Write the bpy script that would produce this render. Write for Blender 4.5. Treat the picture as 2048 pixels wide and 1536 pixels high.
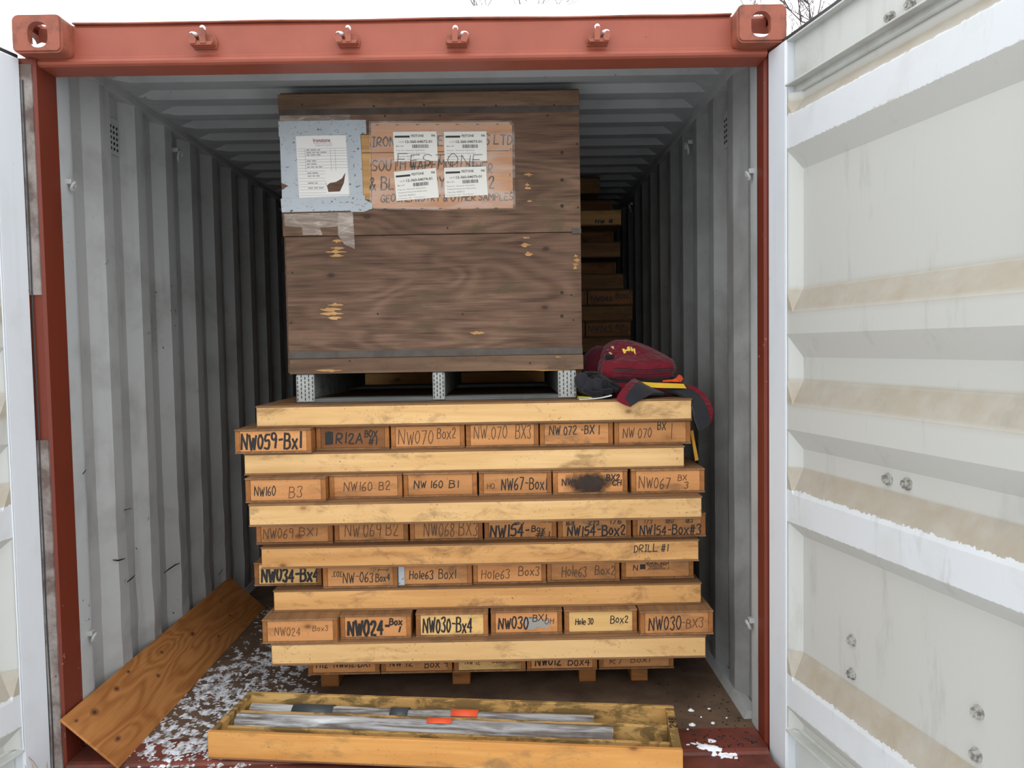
import bpy, bmesh, math, random
from mathutils import Matrix, Vector, noise
from mathutils.bvhtree import BVHTree

for o in list(bpy.data.objects):
    bpy.data.objects.remove(o)
S = bpy.context.scene
COL = S.collection
random.seed(7)

# ------------------------------------------------------------------ camera
F_PX = 1572.6
CAM = Vector((0.3148, -2.6753, 1.3560))
YAW, PIT, ROL = 0.0064, -0.0468, -0.0170
fw = Vector((math.sin(YAW) * math.cos(PIT), math.cos(YAW) * math.cos(PIT), math.sin(PIT)))
rt = Vector((math.cos(YAW), -math.sin(YAW), 0.0))
up = rt.cross(fw)
RV = math.cos(ROL) * rt + math.sin(ROL) * up
UV = -math.sin(ROL) * rt + math.cos(ROL) * up
cam_data = bpy.data.cameras.new('camera')
cam_data.sensor_fit = 'HORIZONTAL'
cam_data.sensor_width = 36.0
cam_data.lens = 36.0 * F_PX / 2048.0
cam_data.clip_start = 0.05
cam_data.clip_end = 500
cam = bpy.data.objects.new('camera', cam_data)
COL.objects.link(cam)
m = Matrix((RV, UV, -fw)).transposed().to_4x4()
m.translation = CAM
cam.matrix_world = m
S.camera = cam

# ------------------------------------------------------------------ sky: flat white overcast
world = bpy.data.worlds.new('overcast_sky')
S.world = world
world.use_nodes = True
bg = world.node_tree.nodes['Background']
bg.inputs[0].default_value = (0.955, 0.972, 1.0, 1)
bg.inputs[1].default_value = 1.0
S.view_settings.view_transform = 'Standard'
S.view_settings.look = 'None'
S.view_settings.gamma = 1.0
S.view_settings.use_curve_mapping = False
S.view_settings.exposure = 1.16


def at(px, py, Y):
    """metric point on the upright plane y = Y that was measured at this spot of the photograph"""
    d = fw + RV * ((px - 1024) / F_PX) - UV * ((py - 768) / F_PX)
    return CAM + d * ((Y - CAM.y) / d.y)


# ------------------------------------------------------------------ mesh helpers
class MB:
    def __init__(s):
        s.v = []
        s.f = []
        s.mi = []

    def add(s, verts, faces, mi=0):
        b = len(s.v)
        s.v += [tuple(v) for v in verts]
        s.f += [tuple(i + b for i in f) for f in faces]
        s.mi += [mi] * len(faces)
        return s

    def box(s, x0, x1, y0, y1, z0, z1, mi=0):
        v = [(x, y, z) for x in (x0, x1) for y in (y0, y1) for z in (z0, z1)]
        return s.add(v, [(0, 1, 3, 2), (4, 6, 7, 5), (0, 4, 5, 1), (2, 3, 7, 6), (0, 2, 6, 4), (1, 5, 7, 3)], mi)

    def cbox(s, x0, x1, y0, y1, z0, z1, c=0.0015, mi=0):
        """box with chamfered edges (44 triangles)"""
        vs = []
        for x, sx in ((x0, 1), (x1, -1)):
            for y, sy in ((y0, 1), (y1, -1)):
                for z, sz in ((z0, 1), (z1, -1)):
                    vs += [(x, y + sy * c, z + sz * c), (x + sx * c, y, z + sz * c), (x + sx * c, y + sy * c, z)]

        def i(a, b, d, k):
            return ((a * 2 + b) * 2 + d) * 3 + k
        fs = [(i(0, 0, 0, 0), i(0, 0, 1, 0), i(0, 1, 1, 0), i(0, 1, 0, 0)), (i(1, 0, 0, 0), i(1, 1, 0, 0), i(1, 1, 1, 0), i(1, 0, 1, 0)),
              (i(0, 0, 0, 1), i(1, 0, 0, 1), i(1, 0, 1, 1), i(0, 0, 1, 1)), (i(0, 1, 0, 1), i(0, 1, 1, 1), i(1, 1, 1, 1), i(1, 1, 0, 1)),
              (i(0, 0, 0, 2), i(0, 1, 0, 2), i(1, 1, 0, 2), i(1, 0, 0, 2)), (i(0, 0, 1, 2), i(1, 0, 1, 2), i(1, 1, 1, 2), i(0, 1, 1, 2))]
        for a in (0, 1):
            for b in (0, 1):
                fs.append((i(a, b, 0, 0), i(a, b, 0, 1), i(a, b, 1, 1), i(a, b, 1, 0)))
                fs.append((i(a, 0, b, 0), i(a, 0, b, 2), i(a, 1, b, 2), i(a, 1, b, 0)))
                fs.append((i(0, a, b, 1), i(0, a, b, 2), i(1, a, b, 2), i(1, a, b, 1)))
                for d in (0, 1):
                    fs.append((i(a, b, d, 0), i(a, b, d, 1), i(a, b, d, 2)))
        return s.add(vs, fs, mi)

    def tube(s, pts, r, n=8, mi=0, cap=True):
        pts = [Vector(p) for p in pts]
        rs = r if isinstance(r, (list, tuple)) else [r] * len(pts)
        rings = []
        pn = None
        for k, p in enumerate(pts):
            d = (pts[min(k + 1, len(pts) - 1)] - pts[max(k - 1, 0)])
            if d.length < 1e-9:
                d = Vector((0, 0, 1))
            d.normalize()
            if pn is None:
                a = Vector((0, 0, 1)) if abs(d.z) < .9 else Vector((1, 0, 0))
                pn = (a - d * a.dot(d)).normalized()
            else:
                pn = (pn - d * pn.dot(d))
                pn = pn.normalized() if pn.length > 1e-6 else d.orthogonal().normalized()
            q = d.cross(pn)
            rings.append([p + (pn * math.cos(2 * math.pi * j / n) + q * math.sin(2 * math.pi * j / n)) * rs[k] for j in range(n)])
        vs = [v for rr in rings for v in rr]
        fs = [(k * n + j, k * n + (j + 1) % n, (k + 1) * n + (j + 1) % n, (k + 1) * n + j) for k in range(len(pts) - 1) for j in range(n)]
        if cap:
            fs += [tuple(range(n))[::-1], tuple((len(pts) - 1) * n + j for j in range(n))]
        return s.add(vs, fs, mi)

    def prism(s, poly, fn, a, b, mi=0):
        """polygon of 2-D points; fn(u, v, t) -> 3-D; extruded from t=a to t=b"""
        n = len(poly)
        vs = [fn(u, v, a) for u, v in poly] + [fn(u, v, b) for u, v in poly]
        fs = [tuple(range(n))[::-1], tuple(range(n, 2 * n))] + [(j, (j + 1) % n, n + (j + 1) % n, n + j) for j in range(n)]
        return s.add(vs, fs, mi)

    def loft(s, A, B, th, mi=0):
        """flat band between two edge polylines, with real thickness"""
        A = [Vector(p) for p in A]
        B = [Vector(p) for p in B]
        n = len(A)
        off = []
        for k in range(n):
            t = A[min(k + 1, n - 1)] - A[max(k - 1, 0)] + B[min(k + 1, n - 1)] - B[max(k - 1, 0)]
            off.append(t.cross(B[k] - A[k]).normalized() * th)
        vs = []
        for k in range(n):
            vs += [A[k], B[k], B[k] + off[k], A[k] + off[k]]
        fs = []
        for k in range(n - 1):
            for j in range(4):
                fs.append((4 * k + j, 4 * k + (j + 1) % 4, 4 * k + 4 + (j + 1) % 4, 4 * k + 4 + j))
        fs += [(0, 1, 2, 3)[::-1], tuple(4 * (n - 1) + j for j in range(4))]
        return s.add(vs, fs, mi)

    def sphere(s, c, rx, ry, rz, nu=14, nv=8, mi=0):
        vs = []
        for a in range(nv + 1):
            th = math.pi * a / nv
            for b in range(nu):
                ph = 2 * math.pi * b / nu
                vs.append((c[0] + rx * math.sin(th) * math.cos(ph), c[1] + ry * math.sin(th) * math.sin(ph), c[2] + rz * math.cos(th)))
        fs = [(a * nu + b, (a + 1) * nu + b, (a + 1) * nu + (b + 1) % nu, a * nu + (b + 1) % nu) for a in range(nv) for b in range(nu)]
        return s.add(vs, fs, mi)

    def mesh(s, name, mats, smooth=False, inv=None):
        me = bpy.data.meshes.new(name)
        vs = s.v if inv is None else [tuple(inv @ Vector(v)) for v in s.v]
        me.from_pydata(vs, [], s.f)
        for mm in (mats if isinstance(mats, (list, tuple)) else [mats]):
            me.materials.append(mm)
        me.polygons.foreach_set('material_index', s.mi)
        bm = bmesh.new()
        bm.from_mesh(me)
        bmesh.ops.remove_doubles(bm, verts=bm.verts, dist=1e-6)
        bmesh.ops.recalc_face_normals(bm, faces=bm.faces)
        bm.to_mesh(me)
        bm.free()
        if smooth:
            me.polygons.foreach_set('use_smooth', [True] * len(me.polygons))
        me.update()
        return me


MW = {}        # world matrices of things, by object name


def obj(name, mb, mats, parent=None, smooth=False, local=False, base=None):
    """one mesh object. Vertices are world coordinates unless local=True (then: of the parent's frame)"""
    inv = None
    P = MW[parent.name] if parent else None
    if P is not None and not local:
        inv = P.inverted()
    if base is not None:
        inv = Matrix.Translation(-Vector(base))
    me = mb if isinstance(mb, bpy.types.Mesh) else mb.mesh(name, mats, smooth, inv)
    o = bpy.data.objects.new(name, me)
    COL.objects.link(o)
    if parent:
        o.parent = parent
        MW[o.name] = P.copy()
    elif base is not None:
        o.location = base
        MW[o.name] = Matrix.Translation(base)
    else:
        MW[o.name] = Matrix.Identity(4)
    return o


def thing(name, loc, rz=0.0, label=None, cat=None, group=None, kind=None):
    o = bpy.data.objects.new(name, None)
    o.empty_display_size = 0.05
    COL.objects.link(o)
    o.location = loc
    o.rotation_euler = (0, 0, rz)
    MW[o.name] = Matrix.Translation(loc) @ Matrix.Rotation(rz, 4, 'Z')
    tag(o, label, cat, group, kind)
    return o


def tag(o, label=None, cat=None, group=None, kind=None):
    if label:
        o['label'] = label
    if cat:
        o['category'] = cat
    if group:
        o['group'] = group
    if kind:
        o['kind'] = kind
    return o


# ------------------------------------------------------------------ materials
def srgb(r, g, b):
    f = lambda c: (c / 255 / 12.92) if c / 255 <= 0.04045 else ((c / 255 + 0.055) / 1.055) ** 2.4
    return (f(r), f(g), f(b), 1)


class NT:
    def __init__(s, name, rough=0.6, metal=0.0, spec=0.5):
        s.m = bpy.data.materials.new(name)
        s.m.use_nodes = True
        s.t = s.m.node_tree
        s.b = s.t.nodes['Principled BSDF']
        s.b.inputs['Roughness'].default_value = rough
        s.b.inputs['Metallic'].default_value = metal
        s.b.inputs['Specular IOR Level'].default_value = spec
        s._c = None

    def n(s, typ, **kw):
        nd = s.t.nodes.new(typ)
        for k, v in kw.items():
            setattr(nd, k, v)
        return nd

    def l(s, a, b):
        s.t.links.new(a, b)

    def coords(s, rand=True):
        tc = s.n('ShaderNodeTexCoord')
        if not rand:
            return tc.outputs['Object']
        oi = s.n('ShaderNodeObjectInfo')
        mul = s.n('ShaderNodeVectorMath', operation='MULTIPLY_ADD')
        cb = s.n('ShaderNodeCombineXYZ')
        s.l(oi.outputs['Random'], cb.inputs[0])
        s.l(oi.outputs['Random'], cb.inputs[1])
        s.l(oi.outputs['Random'], cb.inputs[2])
        s.l(cb.outputs[0], mul.inputs[0])
        mul.inputs[1].default_value = (37, 53, 71)
        s.l(tc.outputs['Object'], mul.inputs[2])
        return mul.outputs[0]

    def mapping(s, co, sc, rot=(0, 0, 0)):
        mp = s.n('ShaderNodeMapping')
        mp.inputs['Scale'].default_value = sc
        mp.inputs['Rotation'].default_value = rot
        s.l(co, mp.inputs[0])
        return mp.outputs[0]

    def noise(s, co, sc, detail=4, rough=0.55, dist=0.0):
        n = s.n('ShaderNodeTexNoise')
        n.inputs['Scale'].default_value = sc
        n.inputs['Detail'].default_value = detail
        n.inputs['Roughness'].default_value = rough
        n.inputs['Distortion'].default_value = dist
        s.l(co, n.inputs['Vector'])
        return n.outputs[0]

    def ramp(s, fac, stops, interp='LINEAR'):
        r = s.n('ShaderNodeValToRGB')
        r.color_ramp.interpolation = interp
        e = r.color_ramp.elements
        while len(e) < len(stops):
            e.new(0.5)
        for k, (p, c) in enumerate(stops):
            e[k].position = p
            e[k].color = c if len(c) == 4 else (*c, 1)
        s.l(fac, r.inputs[0])
        return r.outputs[0]

    def rampf(s, fac, a, b):
        return s.ramp(fac, [(a, (0, 0, 0, 1)), (b, (1, 1, 1, 1))])

    def mix(s, fac, a, b, mode='MIX'):
        x = s.n('ShaderNodeMix', data_type='RGBA', blend_type=mode)
        for sock, v in ((x.inputs['Factor'], fac), (x.inputs['A'], a), (x.inputs['B'], b)):
            if isinstance(v, (int, float)):
                sock.default_value = v
            elif isinstance(v, tuple):
                sock.default_value = v
            else:
                s.l(v, sock)
        return x.outputs['Result']

    def math(s, op, a, b=0.0, c=0.0):
        x = s.n('ShaderNodeMath', operation=op)
        for k, v in enumerate((a, b, c)):
            if isinstance(v, (int, float)):
                x.inputs[k].default_value = v
            else:
                s.l(v, x.inputs[k])
        return x.outputs[0]

    def color(s, c):
        if isinstance(c, tuple):
            s.b.inputs['Base Color'].default_value = c
        else:
            s.l(c, s.b.inputs['Base Color'])
        return s

    def bump(s, h, strength=0.3, dist=0.002):
        b = s.n('ShaderNodeBump')
        b.inputs['Strength'].default_value = strength
        b.inputs['Distance'].default_value = dist
        s.l(h, b.inputs['Height'])
        s.l(b.outputs[0], s.b.inputs['Normal'])
        return s


def flat(name, c, rough=0.6, metal=0.0, spec=0.5):
    return NT(name, rough, metal, spec).color(c).m


def wood(name, light, dark, knot, axis=0, grain=26, knots=True, stain=None, vary=0.25, bump=0.25, wavy=0.6, rough=0.72, rings=False, slo=0.53, shi=0.68, sam=0.70):
    """sawn wood with grain along local axis 0 (x) / 1 (y)"""
    t = NT(name, rough, 0, 0.25)
    co = t.coords()
    sc = [grain, grain, grain]
    sc[axis] = grain / 14.0
    g = t.noise(t.mapping(co, tuple(sc)), 1.0, 5, 0.6, wavy)
    if rings:                     # rotary-cut figure: contour lines of a slow, stretched noise
        sc2 = [rings[1]] * 3
        sc2[axis] = rings[0]
        n0 = t.noise(t.mapping(co, tuple(sc2)), 1.0, 2.2, 0.45, 0.35)
        ln = t.math('SINE', t.math('MULTIPLY', n0, rings[2]))
        ln = t.math('MULTIPLY_ADD', ln, 0.5, 0.5)
        sc3 = [grain * 6.0] * 3
        sc3[axis] = grain / 5.0
        fine = t.noise(t.mapping(co, tuple(sc3)), 1.0, 3, 0.6, 0.2)
        g = t.math('ADD', t.math('MULTIPLY', g, 0.42), t.math('ADD', t.math('MULTIPLY', ln, rings[3]), t.math('MULTIPLY', fine, 0.58 - rings[3])))
    c = t.ramp(g, [(0.30, dark), (0.62, light)])
    big = t.noise(co, 2.3, 3, 0.5)
    c = t.mix(t.math('MULTIPLY', t.rampf(big, 0.40, 0.72), 0.55), c, dark)
    if knots:
        vo = t.n('ShaderNodeTexVoronoi', feature='F1')
        sk = [9.0, 9.0, 9.0]
        sk[axis] = 5.5
        vo.inputs['Scale'].default_value = 1.0
        t.l(t.mapping(co, tuple(sk)), vo.inputs['Vector'])
        kn = t.ramp(vo.outputs['Distance'], [(0.05, (1, 1, 1, 1)), (0.085, (0.55, 0.55, 0.55, 1)), (0.11, (0.25, 0.25, 0.25, 1)), (0.22, (0, 0, 0, 1))])
        gate = t.n('ShaderNodeSeparateColor')
        t.l(vo.outputs['Color'], gate.inputs[0])
        on = t.math('GREATER_THAN', gate.outputs[0], 0.45)
        c = t.mix(t.math('MULTIPLY', kn, t.math('MULTIPLY', on, 0.8)), c, knot)
    if stain:
        ss = [14.0, 14.0, 14.0]
        ss[axis] = 6.0
        sn = t.noise(t.mapping(co, tuple(ss)), 1.0, 6, 0.68, 0.4)
        c = t.mix(t.math('MULTIPLY', t.rampf(sn, slo, shi), sam), c, stain)
        fs = t.noise(co, 110, 3, 0.55)
        gate2 = t.rampf(t.noise(co, 6, 3, 0.6), 0.42, 0.62)
        c = t.mix(t.math('MULTIPLY', t.math('MULTIPLY', t.rampf(fs, 0.64, 0.70), gate2), 0.85), c, stain)
    oi = t.n('ShaderNodeObjectInfo')
    hv = t.n('ShaderNodeHueSaturation')
    t.l(t.math('MULTIPLY_ADD', oi.outputs['Random'], vary, 1.0 - vary * 0.5), hv.inputs['Value'])
    t.l(c, hv.inputs['Color'])
    t.color(hv.outputs[0])
    t.bump(g, bump, 0.0015)
    return t.m


def painted(name, base, dirt, dirt_lo=0.5, dirt_hi=0.75, scale=3.0, rough=0.5, chip=None, streak=True, amount=0.7, bump=0.15):
    t = NT(name, rough, 0, 0.4)
    co = t.coords(False)
    a = t.noise(co, scale, 6, 0.62, 0.3)
    f = t.rampf(a, dirt_lo, dirt_hi)
    c = t.mix(t.math('MULTIPLY', f, amount), base, dirt)
    if streak:
        b = t.noise(t.mapping(co, (9, 9, 0.9)), 1.6, 5, 0.6)
        c = t.mix(t.math('MULTIPLY', t.rampf(b, 0.55, 0.78), amount * 0.6), c, dirt)
    if chip:
        k = t.noise(co, 38, 3, 0.6)
        gate = t.rampf(t.noise(co, 2.2, 2, 0.5), 0.5, 0.62)
        c = t.mix(t.math('MULTIPLY', t.rampf(k, 0.69, 0.72), gate), c, chip)
    t.color(c)
    if bump:
        t.bump(t.noise(co, 60, 3, 0.6), bump, 0.0006)
    return t.m


M = {}
M['red'] = painted('oxide_red_paint', srgb(152, 80, 61), srgb(132, 66, 49), 0.45, 0.75, 5.0, 0.5, srgb(110, 70, 58), True, 0.6)
M['red_casting'] = painted('oxide_red_casting', srgb(148, 82, 62), srgb(108, 67, 53), 0.48, 0.66, 22.0, 0.6, srgb(90, 66, 58), False, 0.8, 0.5)
M['red_post'] = painted('oxide_red_post_paint', srgb(112, 48, 32), srgb(94, 40, 27), 0.45, 0.75, 4.0, 0.45, srgb(170, 130, 115), True, 0.5)
M['red_sill'] = painted('oxide_red_sill_paint', srgb(118, 60, 48), srgb(78, 47, 39), 0.42, 0.66, 9.0, 0.5, srgb(70, 55, 48), False, 0.8)
M['grey'] = painted('grey_container_paint', srgb(170, 171, 169), srgb(116, 115, 110), 0.48, 0.78, 3.4, 0.5, srgb(58, 56, 54), True, 0.65)
M['grey_right'] = painted('darker_grey_container_paint', srgb(148, 149, 147), srgb(98, 97, 93), 0.42, 0.72, 3.0, 0.5, srgb(58, 56, 54), True, 0.7)  # darker, more mottled version of the grey paint, for the right wall
M['grey_jamb'] = painted('pale_grey_jamb_paint', srgb(182, 186, 186), srgb(140, 141, 138), 0.5, 0.75, 3.5, 0.5, srgb(84, 80, 76), True, 0.6)
M['grey_roof'] = painted('grey_roof_paint', srgb(160, 162, 161), srgb(112, 112, 109), 0.5, 0.8, 2.4, 0.4, srgb(80, 70, 62), False, 0.6)
M['door_frame'] = painted('white_grey_door_frame_paint', srgb(208, 213, 217), srgb(176, 178, 176), 0.52, 0.8, 3.0, 0.42, srgb(130, 128, 124), True, 0.5)
M['door_edge'] = painted('grey_door_rail_paint', srgb(190, 193, 188), srgb(150, 148, 138), 0.5, 0.75, 4.0, 0.5, srgb(110, 108, 102), True, 0.6)
M['weathered'] = painted('weathered_bare_metal', srgb(150, 142, 136), srgb(92, 74, 66), 0.40, 0.62, 11.0, 0.7, srgb(60, 40, 34), True, 0.9)
M['rubber'] = flat('black_gasket_rubber', srgb(46, 50, 50), 0.6)
M['steel'] = painted('grey_bolt_paint', srgb(170, 170, 164), srgb(104, 98, 90), 0.45, 0.6, 60, 0.4, None, False, 0.9, 0)
M['dark_hole'] = flat('dark_hole', srgb(22, 22, 24), 0.9)
M['pine'] = wood('pale_pine_board', srgb(228, 190, 134), srgb(208, 164, 106), srgb(112, 66, 36), 0, 24, True, srgb(136, 104, 68), 0.16)
M['pine_old'] = wood('aged_pine_board', srgb(206, 158, 100), srgb(182, 132, 78), srgb(94, 56, 32), 0, 24, True, srgb(118, 84, 52), 0.22)
M['pine_end'] = wood('orange_pine_end_board', srgb(204, 146, 92), srgb(180, 122, 72), srgb(96, 58, 34), 1, 22, True, srgb(122, 92, 62), 0.30)
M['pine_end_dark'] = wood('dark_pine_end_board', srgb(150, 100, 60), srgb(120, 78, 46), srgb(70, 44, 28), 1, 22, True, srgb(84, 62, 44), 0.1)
M['pine_end_pale'] = wood('pale_pine_end_board', srgb(224, 186, 122), srgb(200, 158, 98), srgb(112, 66, 36), 1, 22, True, srgb(128, 98, 62), 0.1)
M['pine_shaded'] = wood('shade_darkened_pine', srgb(138, 100, 64), srgb(108, 76, 46), srgb(64, 42, 28), 0, 24, True, srgb(74, 56, 40), 0.2)  # back stack boards: the gloom deep inside is put into the wood colour
M['ply_shaded'] = wood('shade_darkened_plywood', srgb(96, 72, 50), srgb(72, 54, 38), srgb(50, 36, 26), 0, 40, False, None, 0.1)  # its plywood, darkened the same way to look shaded
M['pine_side'] = wood('orange_pine_side_board', srgb(168, 112, 62), srgb(140, 88, 46), srgb(86, 50, 28), 0, 24, False, srgb(98, 70, 44), 0.30)
M['plylid'] = wood('thin_plywood', srgb(150, 112, 76), srgb(116, 84, 56), srgb(84, 54, 34), 0, 40, False, srgb(96, 74, 54), 0.25, 0.4)
M['plyboard'] = wood('plywood_board', srgb(186, 128, 74), srgb(146, 90, 46), srgb(92, 50, 26), 0, 24, False, None, 0.0, 0.2, 0.8, 0.6, (1.5, 6.5, 80.0, 0.20))
M['crate'] = wood('weathered_crate_plywood', srgb(126, 99, 80), srgb(70, 50, 39), srgb(52, 36, 28), 0, 34, True, srgb(84, 74, 52), 0.06, 0.5, 0.9, 0.75, (1.2, 4.5, 80.0, 0.12))
M['crate_board'] = wood('weathered_crate_board', srgb(128, 102, 80), srgb(84, 64, 49), srgb(56, 40, 30), 0, 20, True, srgb(80, 64, 50), 0.1, 0.5, 1.0)
M['skid'] = wood('grey_skid_timber', srgb(122, 126, 122), srgb(82, 86, 84), srgb(60, 58, 54), 0, 22, False, srgb(78, 78, 74), 0.1)
M['strapping'] = painted('dull_steel_strapping', srgb(80, 72, 64), srgb(60, 50, 43), 0.4, 0.65, 14, 0.5, None, False, 0.8, 0)
M['galv'] = painted('perforated_galvanised_plate', srgb(168, 170, 166), srgb(128, 128, 122), 0.45, 0.7, 40, 0.45, None, False, 0.6, 0)
M['ground_snow'] = painted('trampled_ground_snow', srgb(206, 208, 212), srgb(150, 146, 140), 0.45, 0.7, 0.8, 0.9, None, False, 0.8, 0)
t = NT('dirty_floor_snow', 0.9, 0, 0.2)
co = t.coords(False)
M['snow_dirty'] = t.color(t.mix(t.rampf(t.noise(t.mapping(co, (38, 20, 20), (0, 0, 0.5)), 1.0, 5, 0.7), 0.42, 0.62), srgb(232, 236, 242), srgb(120, 112, 108))).m
M['snow'] = NT('snow', 0.9, 0, 0.2).color(srgb(243, 246, 250)).m
M['ink'] = flat('black_marker_ink', srgb(30, 24, 20), 0.6)
M['ink_faint'] = flat('faded_marker_ink', srgb(92, 60, 36), 0.7)
M['ink_grey'] = flat('grey_marker_ink', srgb(64, 60, 58), 0.7)
M['print'] = flat('black_print', srgb(44, 42, 42), 0.6)
M['print_grey'] = flat('grey_print', srgb(128, 126, 124), 0.7)
M['print_red'] = flat('dark_red_print', srgb(122, 34, 44), 0.6)
M['paper'] = NT('white_paper', 0.7, 0, 0.3).color(srgb(222, 220, 214)).m
M['label'] = NT('white_sticker', 0.45, 0, 0.4).color(srgb(226, 224, 214)).m
M['fresh_ply'] = wood('fresh_plywood_patch', srgb(206, 156, 116), srgb(178, 126, 88), srgb(130, 86, 58), 0, 16, False, None, 0.0, 0.2, 0.8)
M['splinter'] = wood('fresh_torn_wood', srgb(200, 158, 104), srgb(150, 108, 64), srgb(120, 80, 44), 0, 30, False, None, 0.0)
M['maroon'] = None


def specked(name, base, speck, sc, lo, hi, rough):
    t = NT(name, rough, 0, 0.4)
    co = t.coords(False)
    c = t.mix(t.rampf(t.noise(t.mapping(co, (1, 1, 2.2), (0, 0.5, 0)), sc, 3, 0.5, 0.8), lo, hi), base, speck)
    c = t.mix(t.math('MULTIPLY', t.rampf(t.noise(co, 9, 3, 0.5), 0.4, 0.7), 0.35), c, srgb(150, 152, 150))
    return t.color(c).m


M['duct'] = specked('grey_duct_tape', srgb(170, 178, 182), srgb(60, 58, 56), 60, 0.64, 0.67, 0.45)


def cloth(name, base, dark, sc=500, rough=0.85, fold=0.0):
    t = NT(name, rough, 0, 0.2)
    co = t.coords(False)
    t.color(t.mix(t.noise(co, 14, 3, 0.5), dark, base))
    if fold:
        t.bump(t.noise(t.mapping(co, (1, 1, 1.6)), fold, 3, 0.5, 1.2), 0.9, 0.02)
    else:
        t.bump(t.noise(co, sc, 2, 0.5), 0.25, 0.0008)
    t.b.inputs['Sheen Weight'].default_value = 0.15
    return t.m


M['maroon'] = cloth('maroon_nylon', srgb(120, 20, 36), srgb(92, 12, 26), 500, 0.8, 16)
M['maroon_trim'] = cloth('dark_maroon_trim', srgb(84, 14, 30), srgb(62, 10, 22))
M['black_web'] = cloth('black_mesh_padding', srgb(48, 48, 52), srgb(32, 32, 36), 900)
M['black_knit'] = cloth('black_glove_fabric', srgb(30, 30, 34), srgb(16, 16, 20), 700)
M['yellow'] = cloth('yellow_fabric', srgb(232, 192, 62), srgb(206, 160, 40))
M['yellow_strap'] = cloth('yellow_webbing', srgb(196, 146, 52), srgb(168, 118, 36))
M['orange'] = cloth('orange_fabric', srgb(236, 92, 34), srgb(210, 70, 24))
M['logo'] = flat('pale_yellow_print', srgb(244, 208, 96), 0.6)


def thin_plastic(name, tint, clear, rough, bump=0.6, sc=30, streak=0.35, mp=(0.35, 1.8, 1.8)):
    t = NT(name, rough, 0, 0.8)
    co = t.coords(False)
    t.color(tint)
    n = t.noise(t.mapping(co, mp), sc, 4, 0.6, 0.8)
    t.bump(n, bump, 0.004)
    tr = t.n('ShaderNodeBsdfTransparent')
    mx = t.n('ShaderNodeMixShader')
    t.l(t.math('MULTIPLY_ADD', t.rampf(n, 0.42, 0.66), -streak, clear + 0.15), mx.inputs[0])
    t.l(t.b.outputs[0], mx.inputs[1])
    t.l(tr.outputs[0], mx.inputs[2])
    t.l(mx.outputs[0], t.t.nodes['Material Output'].inputs[0])
    return t.m


M['sleeve'] = thin_plastic('clear_plastic_sleeve', srgb(226, 216, 206), 0.80, 0.25, 0.25, 10)
M['clear_tape'] = thin_plastic('clear_packing_tape', srgb(200, 186, 172), 0.62, 0.25, 0.5, 40)
M['wrap'] = thin_plastic('crinkled_clear_wrap', srgb(222, 224, 226), 0.80, 0.06, 1.0, 18, 0.9, (0.12, 1.5, 1.5))  # whitish streaks in the mix stand in for highlights along the wrap
M['core'] = painted('grey_drill_core', srgb(92, 78, 66), srgb(54, 46, 40), 0.4, 0.65, 30, 0.5, None, False, 0.8)
M['dark_tape'] = flat('dark_grey_tape', srgb(66, 72, 76), 0.4)
M['flag'] = flat('orange_flagging_tape', srgb(240, 96, 58), 0.5)
M['nail'] = flat('dark_nail_and_knot', srgb(48, 36, 30), 0.8)
M['bark'] = flat('dark_bark', srgb(74, 64, 62), 0.9)
M['straw'] = flat('dry_grass', srgb(150, 128, 98), 0.8)
M['debris'] = flat('black_debris', srgb(34, 30, 28), 0.9)

# dark plywood container floor
t = NT('dirty_container_floor', 0.75, 0, 0.3)
co = t.coords(False)
c = t.mix(t.rampf(t.noise(co, 5, 6, 0.65, 0.4), 0.35, 0.7), srgb(84, 67, 54), srgb(120, 97, 77))
c = t.mix(t.math('MULTIPLY', t.rampf(t.noise(co, 90, 3, 0.6), 0.66, 0.72), 0.8), c, srgb(40, 32, 28))
M['floor'] = t.color(c).bump(t.noise(t.mapping(co, (60, 6, 6)), 1.0, 4, 0.6), 0.3, 0.002).m

# ------------------------------------------------------------------ the ground and the container
W = 1.17
HB = 2.28
ZC = 2.387
LEN = 12.0
g = MB()
N = 40
for i in range(N + 1):
    for j in range(N + 1):
        x = (i / N * 2 - 1)
        y = (j / N * 2 - 1)
        x = math.copysign(abs(x) ** 3, x) * 90
        y = math.copysign(abs(y) ** 3, y) * 90
        h = noise.noise(Vector((x * .25, y * .25, 0))) * 0.10
        inside = -1.6 < x < 1.6 and -0.5 < y < 12.5
        g.v.append((x, y, -0.26 + (min(h, 0) if inside else h)))
for i in range(N):
    for j in range(N):
        a = i * (N + 1) + j
        g.f.append((a, a + N + 1, a + N + 2, a + 1))
        g.mi.append(0)
tag(obj('snowy_ground', g, M['ground_snow'], smooth=True), kind='structure')

fl = MB()
fl.box(-1.2, 1.2, 0.02, LEN, -0.03, 0.0)
floor_o = tag(obj('floor', fl, M['floor']), kind='structure')
for s in (-1, 1):                       # narrow steel cove along the walls
    k = MB()
    k.prism([(1.15, 0.0), (1.2, 0.0), (1.2, 0.03), (1.165, 0.03)], lambda u, v, q, s=s: (s * u, q, v), 0.10, LEN)
    obj('floor_edge_angle', k, M['grey'], floor_o)


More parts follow.
